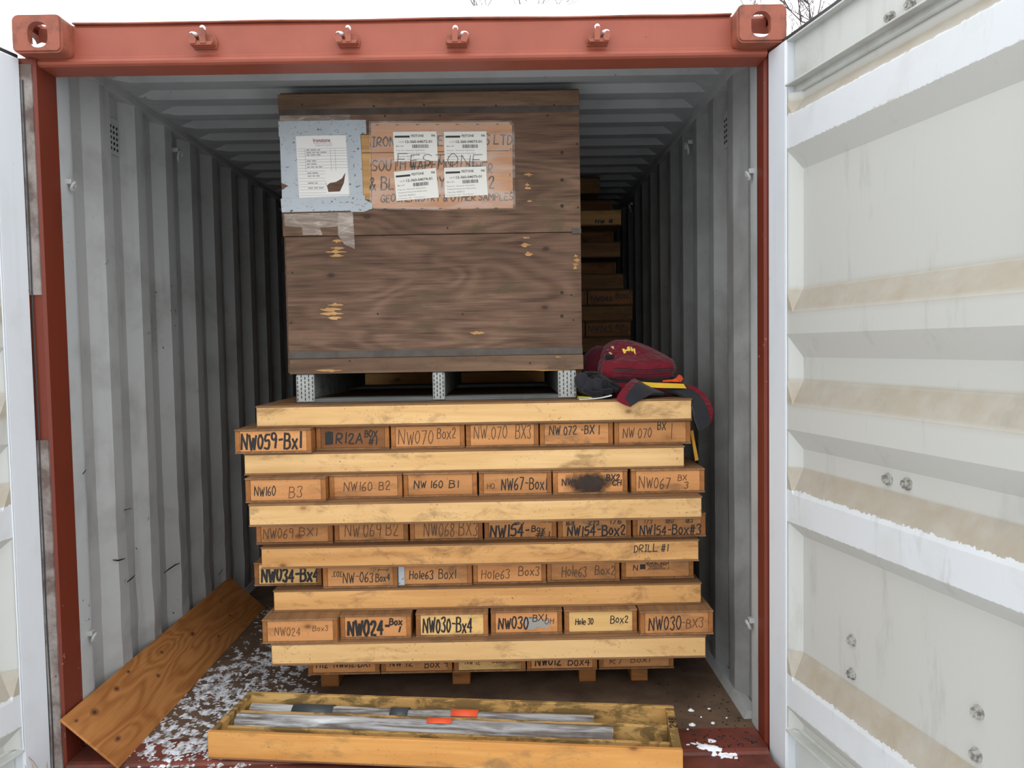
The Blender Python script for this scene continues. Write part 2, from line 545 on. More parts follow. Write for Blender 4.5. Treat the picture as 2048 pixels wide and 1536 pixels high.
def side_wall(s, name):
    prof = [(1.206, 0.10)]
    y = 0.214
    while y < LEN - 0.3:
        prof += [(1.206, y), (1.170, y + 0.066), (1.170, y + 0.140), (1.206, y + 0.206)]
        y += 0.278
    prof.append((1.206, LEN))
    # only bend near edges; finely cut upright so that dents can be pressed into the lower part
    zs = [0.0 + i * 0.05 for i in range(36)] + [1.9, 2.1, 2.39]
    mb = MB()
    np_ = len(prof)
    for z in zs:
        for (x, yy) in prof:
            amp = 0.010 * max(0, 1 - z / 1.1) * (1 if s < 0 else 0.4)
            d = noise.noise(Vector((yy * 5.0, z * 4.2, 3.1 * s))) * amp + noise.noise(Vector((yy * 11.0, z * 13.0, 9.0 * s))) * amp * 0.55
            e = noise.noise(Vector((yy * 7.0 + 5, z * 6.0, 1.7 * s))) * amp * 0.8
            mb.v.append((s * (x + d), yy + e, z))
    for a in range(len(zs) - 1):
        for b in range(np_ - 1):
            mb.f.append((a * np_ + b, a * np_ + b + 1, (a + 1) * np_ + b + 1, (a + 1) * np_ + b))
            mb.mi.append(0)
    o = tag(obj(name, mb, M['grey'] if s < 0 else M['grey_right']), kind='structure')
    # rounded jamb just inside the door post
    j = MB()
    arc = [(1.172 + 0.03 - 0.03 * math.cos(a), 0.07 + 0.045 * math.sin(a)) for a in [i * math.pi / 14 for i in range(8)]]
    j.prism([(1.23, 0.0), (1.172, 0.0)] + arc + [(1.23, 0.115)], lambda u, v, q: (s * u, v, q), 0.0, 2.39)
    obj('door_jamb', j, M['grey_jamb'], o, smooth=False)
    r = MB()
    r.box(*sorted((s * 1.158, s * 1.215)), 0.0, LEN, 2.352, 2.395)
    obj('top_side_rail', r, M['grey'], o)
    # small ventilation plate with punched holes on the second corrugation
    yv = 0.43 if s < 0 else 0.45
    v = MB()
    v.cbox(*sorted((s * 1.194, s * 1.207)), yv - 0.05, yv + 0.045, 2.13, 2.27, 0.003)
    vp = obj('vent_plate', v, M['grey'], o)
    h = MB()
    for a in range(5):
        for b in range(3):
            cy, cz = yv - 0.026 + b * 0.024, 2.15 + a * 0.021
            h.tube([(s * 1.198, cy, cz), (s * 1.1925, cy, cz)], 0.006, 8)
    obj('vent_holes', h, M['dark_hole'], vp)
    # lashing rings under the top rail and one near the floor
    for (ry, rz, rr) in ((0.96, 2.25, 0.024), (0.06, 0.36, 0.014), (0.05, 1.93, 0.012), (2.62, 2.27, 0.024)):
        xr = s * (1.168 if ry < 0.2 else 1.17)
        q = MB()
        q.tube([(xr - s * (0.014 + 0.012 * math.sin(a) * 0.5), ry + rr * 0.8 * math.cos(a), rz + rr * math.sin(a)) for a in [i * math.pi / 8 for i in range(15)]], 0.005, 6)
        q.cbox(*sorted((xr - s * 0.012, xr + s * 0.02)), ry - 0.012, ry + 0.012, rz + rr - 0.006, rz + rr + 0.012, 0.002)
        obj('lashing_ring', q, M['grey'], o)
    return o


wl = side_wall(-1, 'wall_left')
wr = side_wall(1, 'wall_right')


def wall_pt(px, py, X):
    d = fw + RV * ((px - 1024) / F_PX) - UV * ((py - 768) / F_PX)
    return CAM + d * ((X - CAM.x) / d.x)


for line in ([(226, 1120), (236, 1121), (250, 1117)], [(255, 1164), (262, 1158), (270, 1150)], [(328, 1146), (338, 1138), (350, 1130), (360, 1126)], [(249, 1020), (263, 1017)], [(166, 948), (172, 940)], [(437, 1150), (446, 1138)]):
    q = MB()
    q.tube([wall_pt(a, c, -1.166 if a > 240 else -1.17) for a, c in line], [0.0016] + [0.0032] * (len(line) - 2) + [0.0012], 5)
    obj('scuff', q, M['debris'], wl)
b = MB()
prof = []
x = -1.2
while x < 1.2:
    prof += [(x, LEN), (x + .11, LEN), (x + .14, LEN + .04), (x + .25, LEN + .04)]
    x += 0.28
for z in (0, 2.39):
    b.v += [(px, py, z) for px, py in prof]
n = len(prof)
for k in range(n - 1):
    b.f.append((k, k + 1, n + k + 1, n + k))
    b.mi.append(0)
tag(obj('wall_back', b, M['grey']), kind='structure')

# roof: sheet pressed into ribs that run across and fade out near the side rails
rf = MB()
prof = [(0.0, 0), (0.20, 0)]
y = 0.20
while y < LEN - 0.3:
    prof += [(y + 0.02, 0.0), (y + 0.06, 1.0), (y + 0.125, 1.0), (y + 0.165, 0.0)]
    y += 0.209
prof.append((LEN, 0))
xs = [-1.2, -1.145, -1.09, 1.09, 1.145, 1.2]
am = [0, 0, 1, 1, 0, 0]
for (yy, h) in prof:
    for xx, a in zip(xs, am):
        rf.v.append((xx, yy, ZC - 0.006 + (0.026 * h * a)))
n = len(xs)
for k in range(len(prof) - 1):
    for j in range(n - 1):
        rf.f.append((k * n + j, k * n + j + 1, (k + 1) * n + j + 1, (k + 1) * n + j))
        rf.mi.append(0)
ceil_o = tag(obj('ceiling', rf, M['grey_roof']), kind='structure')
rp = MB()                                             # outer skin so that no light comes through the roof
rp.box(-1.218, 1.218, 0.0, LEN + 0.05, 2.418, 2.424)
obj('roof_skin', rp, M['grey_roof'], ceil_o)
for s in (-1, 1):
    q = MB()
    q.box(*sorted((s * 1.21, s * 1.218)), -0.02, LEN + 0.05, -0.12, 2.42)
    obj('outer_skin', q, M['red'], wl if s < 0 else wr)

# door header (rear top rail)
tr = thing('trim_1', (0, -0.1, HB), kind='structure')
h = MB()
prof = [(0.0, HB), (-0.092, HB), (-0.101, 2.285), (-0.104, 2.292), (-0.100, 2.302), (-0.090, 2.308), (-0.086, 2.315), (-0.086, 2.404), (-0.080, 2.414), (0.0, 2.4175)]
h.prism(prof, lambda u, v, q: (q, u, v), -1.172, 1.172)
obj('header_beam', h, M['red'], tr)
lip = MB()                                            # wavy roof edge above the header face
A, B = [], []
for i in range(61):
    xx = -1.06 + i * 2.12 / 60
    zz = 2.4145 + 0.003 * noise.noise(Vector((xx * 3, 0, 0)))
    A.append((xx, -0.094 - 0.004 * noise.noise(Vector((xx * 4, 2, 0))), zz))
    B.append((xx, 0.0, zz + 0.003))
lip.loft(A, B, 0.004)
obj('roof_edge', lip, M['red_casting'], tr)


def bool_mesh(name, solid, cutters, mat):
    so = bpy.data.objects.new('tmp', solid)
    COL.objects.link(so)
    tmp = [so]
    for c in cutters:
        co_ = bpy.data.objects.new('tmpc', c)
        COL.objects.link(co_)
        tmp.append(co_)
        md = so.modifiers.new('b', 'BOOLEAN')
        md.object = co_
        md.operation = 'DIFFERENCE'
        md.solver = 'EXACT'
    dg = bpy.context.evaluated_depsgraph_get()
    me = bpy.data.meshes.new_from_object(so.evaluated_get(dg))
    for q in tmp:
        bpy.data.objects.remove(q)
    me.name = name
    me.materials.clear()
    me.materials.append(mat)
    return me


def rrect(w, h, r, n=5):
    pts = []
    for cx, cy, a0 in ((w / 2 - r, h / 2 - r, 0), (-w / 2 + r, h / 2 - r, 90), (-w / 2 + r, -h / 2 + r, 180), (w / 2 - r, -h / 2 + r, 270)):
        for k in range(n + 1):
            a = math.radians(a0 + 90 * k / n)
            pts.append((cx + r * math.cos(a), cy + r * math.sin(a)))
    return pts


for s in (-1, 1):
    cx, cz, fy = s * 1.137, 2.361, -0.16
    cav = MB()
    cav.box(cx - 0.05, cx + 0.05, fy + 0.026, -0.01, cz - 0.046, cz + 0.046)
    c1 = MB()
    c1.prism(rrect(0.062, 0.080, 0.028), lambda u, v, q: (cx + u - s * 0.004, q, cz + v - 0.004), fy - 0.02, fy + 0.04)
    c2 = MB()
    c2.prism(rrect(0.10, 0.062, 0.028), lambda u, v, q: (cx + s * q, fy + 0.092 + u, cz + v), 0.03, 0.12)
    c3 = MB()
    c3.prism(rrect(0.058, 0.112, 0.028), lambda u, v, q: (cx + u, fy + 0.092 + v, cz + q), 0.03, 0.09)
    o1 = MB()
    o1.prism(rrect(0.156, 0.118, 0.020), lambda u, v, q: (cx + u, q, cz + v), fy, 0.018)
    me = o1.mesh('corner_casting', [M['red_casting']])
    bmm = bmesh.new()
    bmm.from_mesh(me)
    ee = [e for e in bmm.edges if all(abs(v.co.y - fy) < 1e-5 for v in e.verts)]
    bmesh.ops.bevel(bmm, geom=ee, offset=0.006, segments=2, affect='EDGES')
    bmm.to_mesh(me)
    bmm.free()
    cm = bool_mesh('corner_casting', me, [k.mesh('k', []) for k in (cav, c1, c2, c3)], M['red_casting'])
    inv = MW[tr.name].inverted()
    cm.transform(inv)
    co_ = obj('corner_casting', cm, None, tr)
    sn = MB()                                          # snow that drifted into the hollow of the casting
    for k in range(6):
        for j in range(6):
            sn.v.append((cx - 0.049 + 0.098 * k / 5, fy + 0.012 + 0.135 * j / 5, cz - 0.024 + 0.010 * noise.noise(Vector((k * .9, j * .9, s))) - (0.004 if j == 0 else 0)))
    base = len(sn.v)
    for k in range(6):
        for j in range(6):
            sn.v.append((cx - 0.049 + 0.098 * k / 5, fy + 0.012 + 0.135 * j / 5, cz - 0.0455))
    for k in range(5):
        for j in range(5):
            a = k * 6 + j
            sn.f += [(a, a + 6, a + 7, a + 1), (base + a, base + a + 1, base + a + 7, base + a + 6)]
    for k in range(5):
        sn.f += [(k * 6, base + k * 6, base + k * 6 + 6, k * 6 + 6), (k * 6 + 5, k * 6 + 11, base + k * 6 + 11, base + k * 6 + 5),
                 (k, k + 1, base + k + 1, base + k), (30 + k, base + 30 + k, base + 31 + k, 31 + k)]
    sn.mi = [0] * len(sn.f)
    obj('casting_snow', sn, M['snow'], co_, smooth=True)

# locking-bar cam keepers welded to the header
for kx, ky, fl_, big in ((412, 86, 1, 1.0), (699, 84, 1, 0.9), (914, 84, -1, 0.9), (1194, 81, -1, 0.9)):
    p = at(kx, ky, -0.086)
    kt = MB()

    def K(u, v, q, p=p, fl_=fl_, big=big):
        return (p.x + fl_ * u * big, -0.086 - q, p.z + v * big)
    kt.prism([(-0.036, -0.022), (0.036, -0.022), (0.040, 0.0), (0.032, 0.020), (-0.036, 0.016)], K, -0.001, 0.010)      # base
    kt.prism([(-0.036, -0.020), (0.030, -0.020), (0.036, -0.010), (-0.038, -0.006)], K, 0.008, 0.040)                   # lower shelf
    kt.prism([(-0.044, 0.000), (-0.036, -0.018), (-0.018, -0.016), (-0.016, -0.004), (-0.028, 0.016), (-0.040, 0.014)], K, 0.008, 0.044)   # round lug
    kt.prism([(-0.004, -0.016), (0.014, -0.016), (0.014, 0.012), (0.008, 0.032), (-0.004, 0.032), (-0.006, 0.006)], K, 0.020, 0.044)        # prong
    kt.prism([(0.010, -0.016), (0.036, -0.016), (0.032, 0.004), (0.012, 0.014)], K, 0.008, 0.030)                       # cheek
    ko = obj('cam_keeper', kt, M['red_casting'], tr)
    cap = MB()
    q0 = K(0.003, 0.034, 0.032)
    cap.sphere((q0[0], q0[1], q0[2]), 0.009, 0.013, 0.009, 10, 6)
    q0 = K(-0.028, 0.017, 0.026)
    cap.sphere((q0[0], q0[1], q0[2]), 0.014, 0.018, 0.007, 10, 6)
    obj('snow_cap', cap, M['snow'], ko, smooth=True)

# corner posts
for s, nm in ((-1, 'trim_2'), (1, 'trim_3')):
    y0 = -0.118 if s < 0 else -0.075
    q = MB()
    q.prism([(1.17, 0.0), (1.17, y0 + 0.008), (1.178, y0), (1.235, y0), (1.235, 0.0)], lambda u, v, t_: (s * u, v, t_), -0.10, 2.30)
    po = tag(obj(nm, q, M['red_post']), kind='structure')
    if s < 0:
        q = MB()
        q.box(-1.236, -1.178, y0 - 0.006, y0 + 0.001, -0.08, 1.08)
        q.box(-1.236, -1.179, y0 - 0.005, y0 + 0.001, 1.55, 2.28)
        obj('worn_seal_face', q, M['weathered'], po)
        q = MB()
        for k in range(2):
            pts = [(-1.206 - 0.011 * k + 0.003 * noise.noise(Vector((z * 3, k, 0))), y0 - 0.007, z) for z in [-0.05 + i * 0.06 for i in range(39)]]
            q.tube(pts, 0.0022, 5)
        obj('torn_gasket', q, M['rubber'], po)

# steel sill
si = MB()
prof = [(0.035, -0.10), (0.035, 0.001), (-0.105, 0.001), (-0.118, -0.004), (-0.124, -0.012), (-0.25, -0.018), (-0.258, -0.026), (-0.258, -0.13), (0.02, -0.13)]
si.prism(prof, lambda u, v, q: (q, u, v), -1.168, 1.168)
sill = tag(obj('trim_4', si, M['red_sill']), kind='structure')

# ------------------------------------------------------------------ doors
DZ0, DZ1, DW = -0.045, 2.297, 1.155
ang = {1: math.radians(11.0), -1: math.radians(12.0)}
hinge = {1: Vector((1.177, -0.088, 0)), -1: Vector((-1.212, -0.125, 0))}


def door_mat():
    t = NT('grey_door_panel_paint', 0.5, 0, 0.35)
    tc = t.n('ShaderNodeTexCoord')
    sp = t.n('ShaderNodeSeparateXYZ')
    t.l(tc.outputs['Object'], sp.inputs[0])
    co = tc.outputs['Object']
    jit = t.math('MULTIPLY_ADD', t.noise(co, 70, 3, 0.7), 0.026, -0.013)
    slow = t.math('MULTIPLY_ADD', t.noise(co, 4, 2, 0.5), 0.008, -0.004)
    z = t.math('DIVIDE', t.math('ADD', sp.outputs[2], t.math('ADD', jit, slow)), 2.4)
    base = srgb(186, 187, 181)
    dust = srgb(160, 150, 132)
    white = srgb(204, 208, 210)
    # dust lies softly on the up-facing slopes, white touch-up paint has ragged brushed edges (metres from the bottom)
    zz = t.math('DIVIDE', t.math('ADD', sp.outputs[2], t.math('MULTIPLY', slow, 0.25)), 2.4)
    d = []
    for lo, hi in ((0.270, 0.372), (0.868, 0.962), (1.150, 1.242), (1.440, 1.530), (2.045, 2.112)):
        d += [(lo / 2.4, (0, 0, 0, 1)), ((lo + .022) / 2.4, (1, 1, 1, 1)), ((hi - .006) / 2.4, (1, 1, 1, 1)), (hi / 2.4, (0, 0, 0, 1))]
    df = t.math('MULTIPLY', t.ramp(zz, d), t.math('MULTIPLY_ADD', t.noise(co, 11, 4, 0.6), 0.9, 0.35))
    c = t.mix(df, base, dust)
    wv = []
    for lo, hi in ((0.180, 0.284), (0.782, 0.884), (1.953, 2.062)):
        wv += [(lo / 2.4, (1, 1, 1, 1)), (hi / 2.4, (0, 0, 0, 1))]
    wm = t.ramp(z, [(0.0, (0, 0, 0, 1))] + wv, 'CONSTANT')
    c = t.mix(wm, c, white)
    soft = t.noise(co, 7, 5, 0.6, 0.4)
    c = t.mix(t.math('MULTIPLY', t.rampf(soft, 0.50, 0.75), 0.40), c, base)
    sc = t.noise(t.mapping(co, (6, 6, 1.2), (0, 0.3, 0)), 2.5, 6, 0.65)
    c = t.mix(t.math('MULTIPLY', t.rampf(sc, 0.58, 0.75), 0.45), c, srgb(146, 146, 140))
    t.color(c)
    t.bump(t.noise(co, 45, 3, 0.6), 0.12, 0.0008)
    return t.m


M['door_panel'] = door_mat()
PROF = [(2.13, 1), (2.105, 1), (2.056, 0), (1.959, 0), (1.892, 1), (1.525, 1), (1.451, 0), (1.383, 0), (1.309, 1), (1.236, 1), (1.161, 0),
        (1.082, 0), (1.020, 1), (0.957, 1), (0.877, 0), (0.788, 0), (0.743, 1), (0.366, 1), (0.278, 0), (0.185, 0), (0.135, 1), (0.115, 1)]


def make_door(s, name):
    a = ang[s]
    tdir = Vector((s * math.sin(a), -math.cos(a), 0))
    rz = math.atan2(tdir.y, tdir.x)
    d = thing(name, hinge[s], rz, kind='structure')
    sg = s          # local +y points outside for the right door, inside for the left one

    def D(u, dep, z):
        return (u, sg * dep, z)

    def dbox(name_, u0, u1, d0, d1, z0, z1, mat, c=0.004):
        q = MB()
        y0, y1 = sorted((sg * d0, sg * d1))
        q.cbox(u0, u1, y0, y1, z0, z1, c)
        return obj(name_, q, mat, d, local=True)
    dbox('stile', 0.0, 0.108, 0.0, 0.05, DZ0, DZ1, M['door_frame'], 0.006)
    dbox('stile', DW - 0.108, DW, 0.0, 0.05, DZ0, DZ1, M['door_frame'], 0.006)
    dbox('top_rail', 0.108, DW - 0.108, 0.030, 0.05, 2.13, DZ1, M['door_edge'])
    dbox('top_rail_flange', 0.104, DW - 0.104, 0.0, 0.034, 2.152, 2.158, M['door_edge'], 0.001)
    dbox('top_rail_flange', 0.104, DW - 0.104, 0.004, 0.034, DZ1 - 0.008, DZ1 - 0.002, M['door_edge'], 0.001)
    dbox('bottom_rail', 0.108, DW - 0.108, 0.034, 0.05, DZ0, 0.115, M['door_edge'])
    dbox('bottom_rail_flange', 0.104, DW - 0.104, 0.0, 0.036, 0.100, 0.106, M['door_edge'], 0.001)
    p = MB()
    us = [0.106, 0.142, DW - 0.142, DW - 0.106]
    for (z, r) in PROF:
        for k, u in enumerate(us):
            p.v.append(D(u, 0.003 + (0.038 * r if k in (1, 2) else 0.0), z))
    for k in range(len(PROF) - 1):
        for j in range(3):
            b_ = k * 4 + j
            p.f.append((b_, b_ + 1, b_ + 5, b_ + 4))
            p.mi.append(0)
    obj('panel', p, M['door_panel'], d, local=True)
    # weld bead where panel and stile meet
    wb = MB()
    for u in (0.109, DW - 0.109):
        wb.tube([D(u + 0.0015 * noise.noise(Vector((z * 30, u, s))), 0.0015, z) for z in [0.11 + i * 0.04 for i in range(52)]], 0.0032, 5)
    obj('weld_bead', wb, M['door_frame'], d, local=True)
    # rubber gasket along hinge side, top edge and free edge
    gk = MB()
    for (u0, u1, z0, z1) in ((-0.008, 0.003, DZ0, DZ1 + 0.004), (DW - 0.003, DW + 0.008, DZ0, DZ1 + 0.004), (-0.008, DW + 0.008, DZ1 - 0.001, DZ1 + 0.016)):
        y0, y1 = sorted((sg * 0.012, sg * 0.040))
        gk.cbox(u0, u1, y0, y1, z0, z1, 0.003)
    obj('gasket', gk, M['rubber'], d, local=True)
    # nuts of the lock rod brackets
    for (u, z, r) in ((0.544, 0.990, 1), (0.618, 0.990, 1), (1.0, 0.988, 1), (0.394, 0.501, 1), (0.394, 0.403, 1), (0.857, 0.504, 1),
                      (0.853, 0.402, 1), (0.559, 2.180, .7), (0.633, 2.180, .7), (0.205, 0.49, 1), (0.205, 0.40, 1)):
        if s > 0 and u < 0.3:
            continue
        q = MB()
        d0 = 0.041 if r == 1 else 0.030

        def hx(u_, v_, q_, u=u, z=z):
            return D(u + u_, q_, z + v_)
        q.prism([(0.017 * math.cos(k * math.pi / 8), 0.017 * math.sin(k * math.pi / 8)) for k in range(16)], hx, d0 + 0.001, d0 - 0.003)
        q.prism([(0.0125 * math.cos(k * math.pi / 3 + .3), 0.0125 * math.sin(k * math.pi / 3 + .3)) for k in range(6)], hx, d0 - 0.003, d0 - 0.014)
        q.prism([(0.006 * math.cos(k * math.pi / 5), 0.006 * math.sin(k * math.pi / 5)) for k in range(10)], hx, d0 - 0.014, d0 - 0.019)
        obj('nut', q, M['steel'], d, local=True)
    # hinge blades on the outer side
    for z in (0.25, 0.85, 1.45, 2.05):
        q = MB()
        y0, y1 = sorted((sg * 0.045, sg * 0.062))
        q.cbox(-0.012, 0.16, y0, y1, z - 0.045, z + 0.045, 0.003)
        q.tube([D(-0.012, 0.055, z - 0.055), D(-0.012, 0.055, z + 0.055)], 0.012, 10)
        obj('hinge', q, M['steel'], d, local=True)
    return d


make_door(1, 'door_1')
make_door(-1, 'door_2')

# ------------------------------------------------------------------ stroke lettering (marker handwriting)
GL = {
    'A': ['004980', '2363'], 'B': ['0009', '094968664505', '4574714000'], 'C': ['8769390603306082'], 'D': ['0009', '094976734000'],
    'E': ['79090070', '0555'], 'F': ['790900', '0555'], 'G': ['876939060330608284', '5484'], 'H': ['0900', '7970', '0575'],
    'I': ['3930', '1959', '1050'], 'L': ['090070'], 'M': ['0009549990'], 'N': ['00097079'], 'O': ['390603305083865939'],
    'P': ['000959777654', '5404'], 'Q': ['390603305083865939', '5281'], 'R': ['000959777654', '540470'], 'S': ['78592907156472502001'],
    'T': ['0989', '4940'], 'U': ['090220507279'], 'V': ['094089'], 'W': ['0930577099'], 'X': ['0980', '0089'], 'Y': ['0945', '894540'],
    'Z': ['09790070'], 'e': ['036365462604022050'], 'o': ['361503113051635536'], 'x': ['0660', '0066'], 'l': ['1910'], 'i': ['1610', '1918'],
    'h': ['0900', '0426465450'], 'r': ['0600', '042646'], 't': ['292140', '0646'],
    '0': ['290603204063664929'], '1': ['2920'], '2': ['07295967550070'], '3': ['082959673563502001'], '4': ['50590373'],
    '5': ['6919055664624001'], '6': ['591603104062542402'], '7': ['096920'], '8': ['3507195967356350100335'], '9': ['6749190715456750'],
    '#': ['2039', '5069', '0373', '1686'], '&': ['801729495703104074'], '-': ['1555'], '.': ['1020'], "'": ['1917'], '/': ['0069'], '_': ['0090'],
}
ROUND = set('BCDGOPQRSUeohrt0235689&')


def strokes(text, rnd):
    """list of polylines in em units (cap height 1) and the total width"""
    out = []
    x = 0.0
    for ch in text:
        if ch == ' ':
            x += 0.42
            continue
        gl = GL[ch]
        wmax = 0.0
        dy = rnd.uniform(-.06, .06)
        sc = rnd.uniform(.92, 1.08)
        for st in gl:
            p = [(int(st[k]) / 10 * 0.92, int(st[k + 1]) / 9) for k in range(0, len(st) - 1, 2)]
            wmax = max(wmax, max(q[0] for q in p))
            if ch in ROUND and len(p) > 3:
                q2 = [p[0]]
                for k in range(len(p) - 1):
                    (ax, ay), (bx, by) = p[k], p[k + 1]
                    if k:
                        q2.append((ax * .75 + bx * .25, ay * .75 + by * .25))
                    if k < len(p) - 2:
                        q2.append((ax * .25 + bx * .75, ay * .25 + by * .75))
                q2.append(p[-1])
                p = q2
            out.append([(x + a * sc + rnd.uniform(-.02, .02) + 0.10 * (b - .5), b * sc + dy + rnd.uniform(-.02, .02)) for a, b in p])
        x += wmax * sc + 0.26
    return out, max(x - 0.26, 0.1)


def write(mb, text, fn, x0, x1, z0, z1, pen, rnd, flip=False):
    """strokes fitted into the rectangle; fn(u, v, lift) -> 3-D"""
    st, wid = strokes(text, rnd)
    for p in st:
        q = []
        for a, b in p:
            u, v = a / wid, b
            if flip:
                u, v = 1 - u, 1 - v
            q.append(Vector((x0 + (x1 - x0) * u, z0 + (z1 - z0) * v)))
        for k in range(len(q) - 1):
            t_ = q[k + 1] - q[k]
            if t_.length < 1e-7:
                continue
            t_.normalize()
            nn = Vector((-t_.y, t_.x)) * pen * rnd.uniform(.44, .54)
            ext = t_ * pen * .32
            lift = 0.0006 + rnd.uniform(0, .0003)
            c4 = (q[k] + nn - ext, q[k + 1] + nn + ext, q[k + 1] - nn + ext, q[k] - nn - ext)
            mb.add([fn(a.x, a.y, lift) for a in c4], [(0, 1, 2, 3)])


# ------------------------------------------------------------------ core boxes
BL = 1.650
LH, EH = 0.084, 0.092
TB, TL_ = 0.007, 0.007          # bottom and lid plywood


def box_parts(L, w, h, key, mats, lid_over=0.003):
    """meshes of a lidded core box in its own frame: x length, y width, origin bottom centre"""
    ts = 0.017
    P = []
    for s in (-1, 1):
        q = MB()
        q.cbox(-L / 2, L / 2, min(s * (w / 2 - ts), s * w / 2), max(s * (w / 2 - ts), s * w / 2), TB, h - TL_)
        P.append(('side_board', q, mats['side']))
    for s in (-1, 1):
        q = MB()
        x0, x1 = sorted((s * (L / 2 - 0.003), s * (L / 2 - 0.020)))
        q.cbox(x0, x1, -w / 2 + ts, w / 2 - ts, TB, h - TL_)
        P.append(('end_board', q, mats['end']))
    q = MB()
    q.cbox(-L / 2 - .002, L / 2 + .002, -w / 2 - .001, w / 2 + .001, 0.0, TB, 0.001)
    P.append(('bottom_panel', q, mats['ply']))
    q = MB()
    q.cbox(-L / 2 - lid_over, L / 2 + lid_over, -w / 2 - .001, w / 2 + .001, h - TL_, h - 0.0002, 0.001)
    P.append(('lid', q, mats['ply']))
    return P


MESHC = {}


def core_box(loc, rz, L, w, h, label, group, style='long', key=None):
    mats = {'long': dict(side=M['pine'], end=M['pine_end'], ply=M['plylid']), 'old': dict(side=M['pine_old'], end=M['pine_end'], ply=M['plylid']),
            'end': dict(side=M['pine_side'], end=M['pine_end'], ply=M['plylid']), 'dark': dict(side=M['pine_side'], end=M['pine_end_dark'], ply=M['plylid']), 'shaded': dict(side=M['pine_shaded'], end=M['pine_end_dark'], ply=M['ply_shaded']),  # last one: back stack, with shade put into its colours
            'pale': dict(side=M['pine_side'], end=M['pine_end_pale'], ply=M['plylid'])}[style]
    t_ = thing('core_box', loc, rz, label, 'core box', group)
    if key and key in MESHC:
        parts = MESHC[key]
    else:
        parts = [(nm, q.mesh(nm, mt)) for nm, q, mt in box_parts(L, w, h, key, mats)]
        if key:
            MESHC[key] = parts
    for nm, me in parts:
        obj(nm, me, None, t_, local=True)
    return t_


ZTOP = 1.150
# layers from the top: kind, front plane
LAY = [('L', .30), ('E', .325), ('L', .272), ('E', .255), ('L', .185), ('E', .30), ('L', .25), ('E', .325), ('L', .285), ('E', .235), ('L', .205), ('E', .335)]
zs = []
z = ZTOP
for k, _ in LAY:
    z -= LH if k == 'L' else EH
    zs.append(z)
GE = 'core boxes stacked with their ends to the door'
GLg = 'long core boxes lying across the front stack'
long_px = [(513, 1383, 'pale long core box topmost in the front stack, under the crate and backpack'),
           (489, 1368, 'pale long core box across the stack just above the NW160 boxes'),
           (498, 1403, 'pale long core box with dark knots below the NW160 boxes and burnt box'),
           (523, 1397, 'long core box across the stack marked DRILL #1'),
           (548, 1402, 'long core box just above the NW024 and NW030 box ends, smudged grey'),
           (543, 1411, 'lowest long core box across the stack, clean pale side')]
li = 0
STACK_FRONT = {}
for i, (k, Y) in enumerate(LAY):
    if k != 'L':
        continue
    px0, px1, lab = long_px[li]
    ym = 830 + li * 93
    x0, x1 = at(px0, ym, Y).x, at(px1, ym, Y).x
    L = x1 - x0
    w = 0.272
    t_ = core_box(((x0 + x1) / 2, Y + w / 2, zs[i]), 0, L, w, LH, lab, GLg, 'old' if li in (3, 4) else 'long')
    if li == 3:
        mb = MB()
        rnd = random.Random(4)
        fn = lambda u, v, l_: (u, Y - l_, v)
        a, b_ = at(1269, 1104, Y), at(1336, 1089, Y)
        write(mb, 'DRILL #1', fn, a.x, b_.x, a.z, b_.z, 0.0035, rnd)
        obj('handwriting', mb, M['ink'], t_)
        mb = MB()
        a, b_ = at(1288, 1123, Y), at(1299, 1116, Y)
        write(mb, '10', fn, a.x, b_.x, a.z, b_.z, 0.0016, rnd)
        obj('handwriting', mb, M['ink'], t_)
    # the boxes behind it in the same layer
    rows = range(1, 6) if li == 0 else (5,)
    for r in rows:
        core_box(((x0 + x1) / 2 + random.uniform(-.01, .01), Y + w / 2 + r * 0.276 + 0.01, zs[i]), 0, BL, w, LH,
                 (('second', 'third', 'fourth', 'fifth', 'rearmost')[r - 1] + ' long core box back from the front in the top layer, under the crate' if li == 0 else 'long core box at the hidden rear side of the front stack'),
                 'long core boxes in the rear of the front stack', 'long', 'rearL')
    li += 1

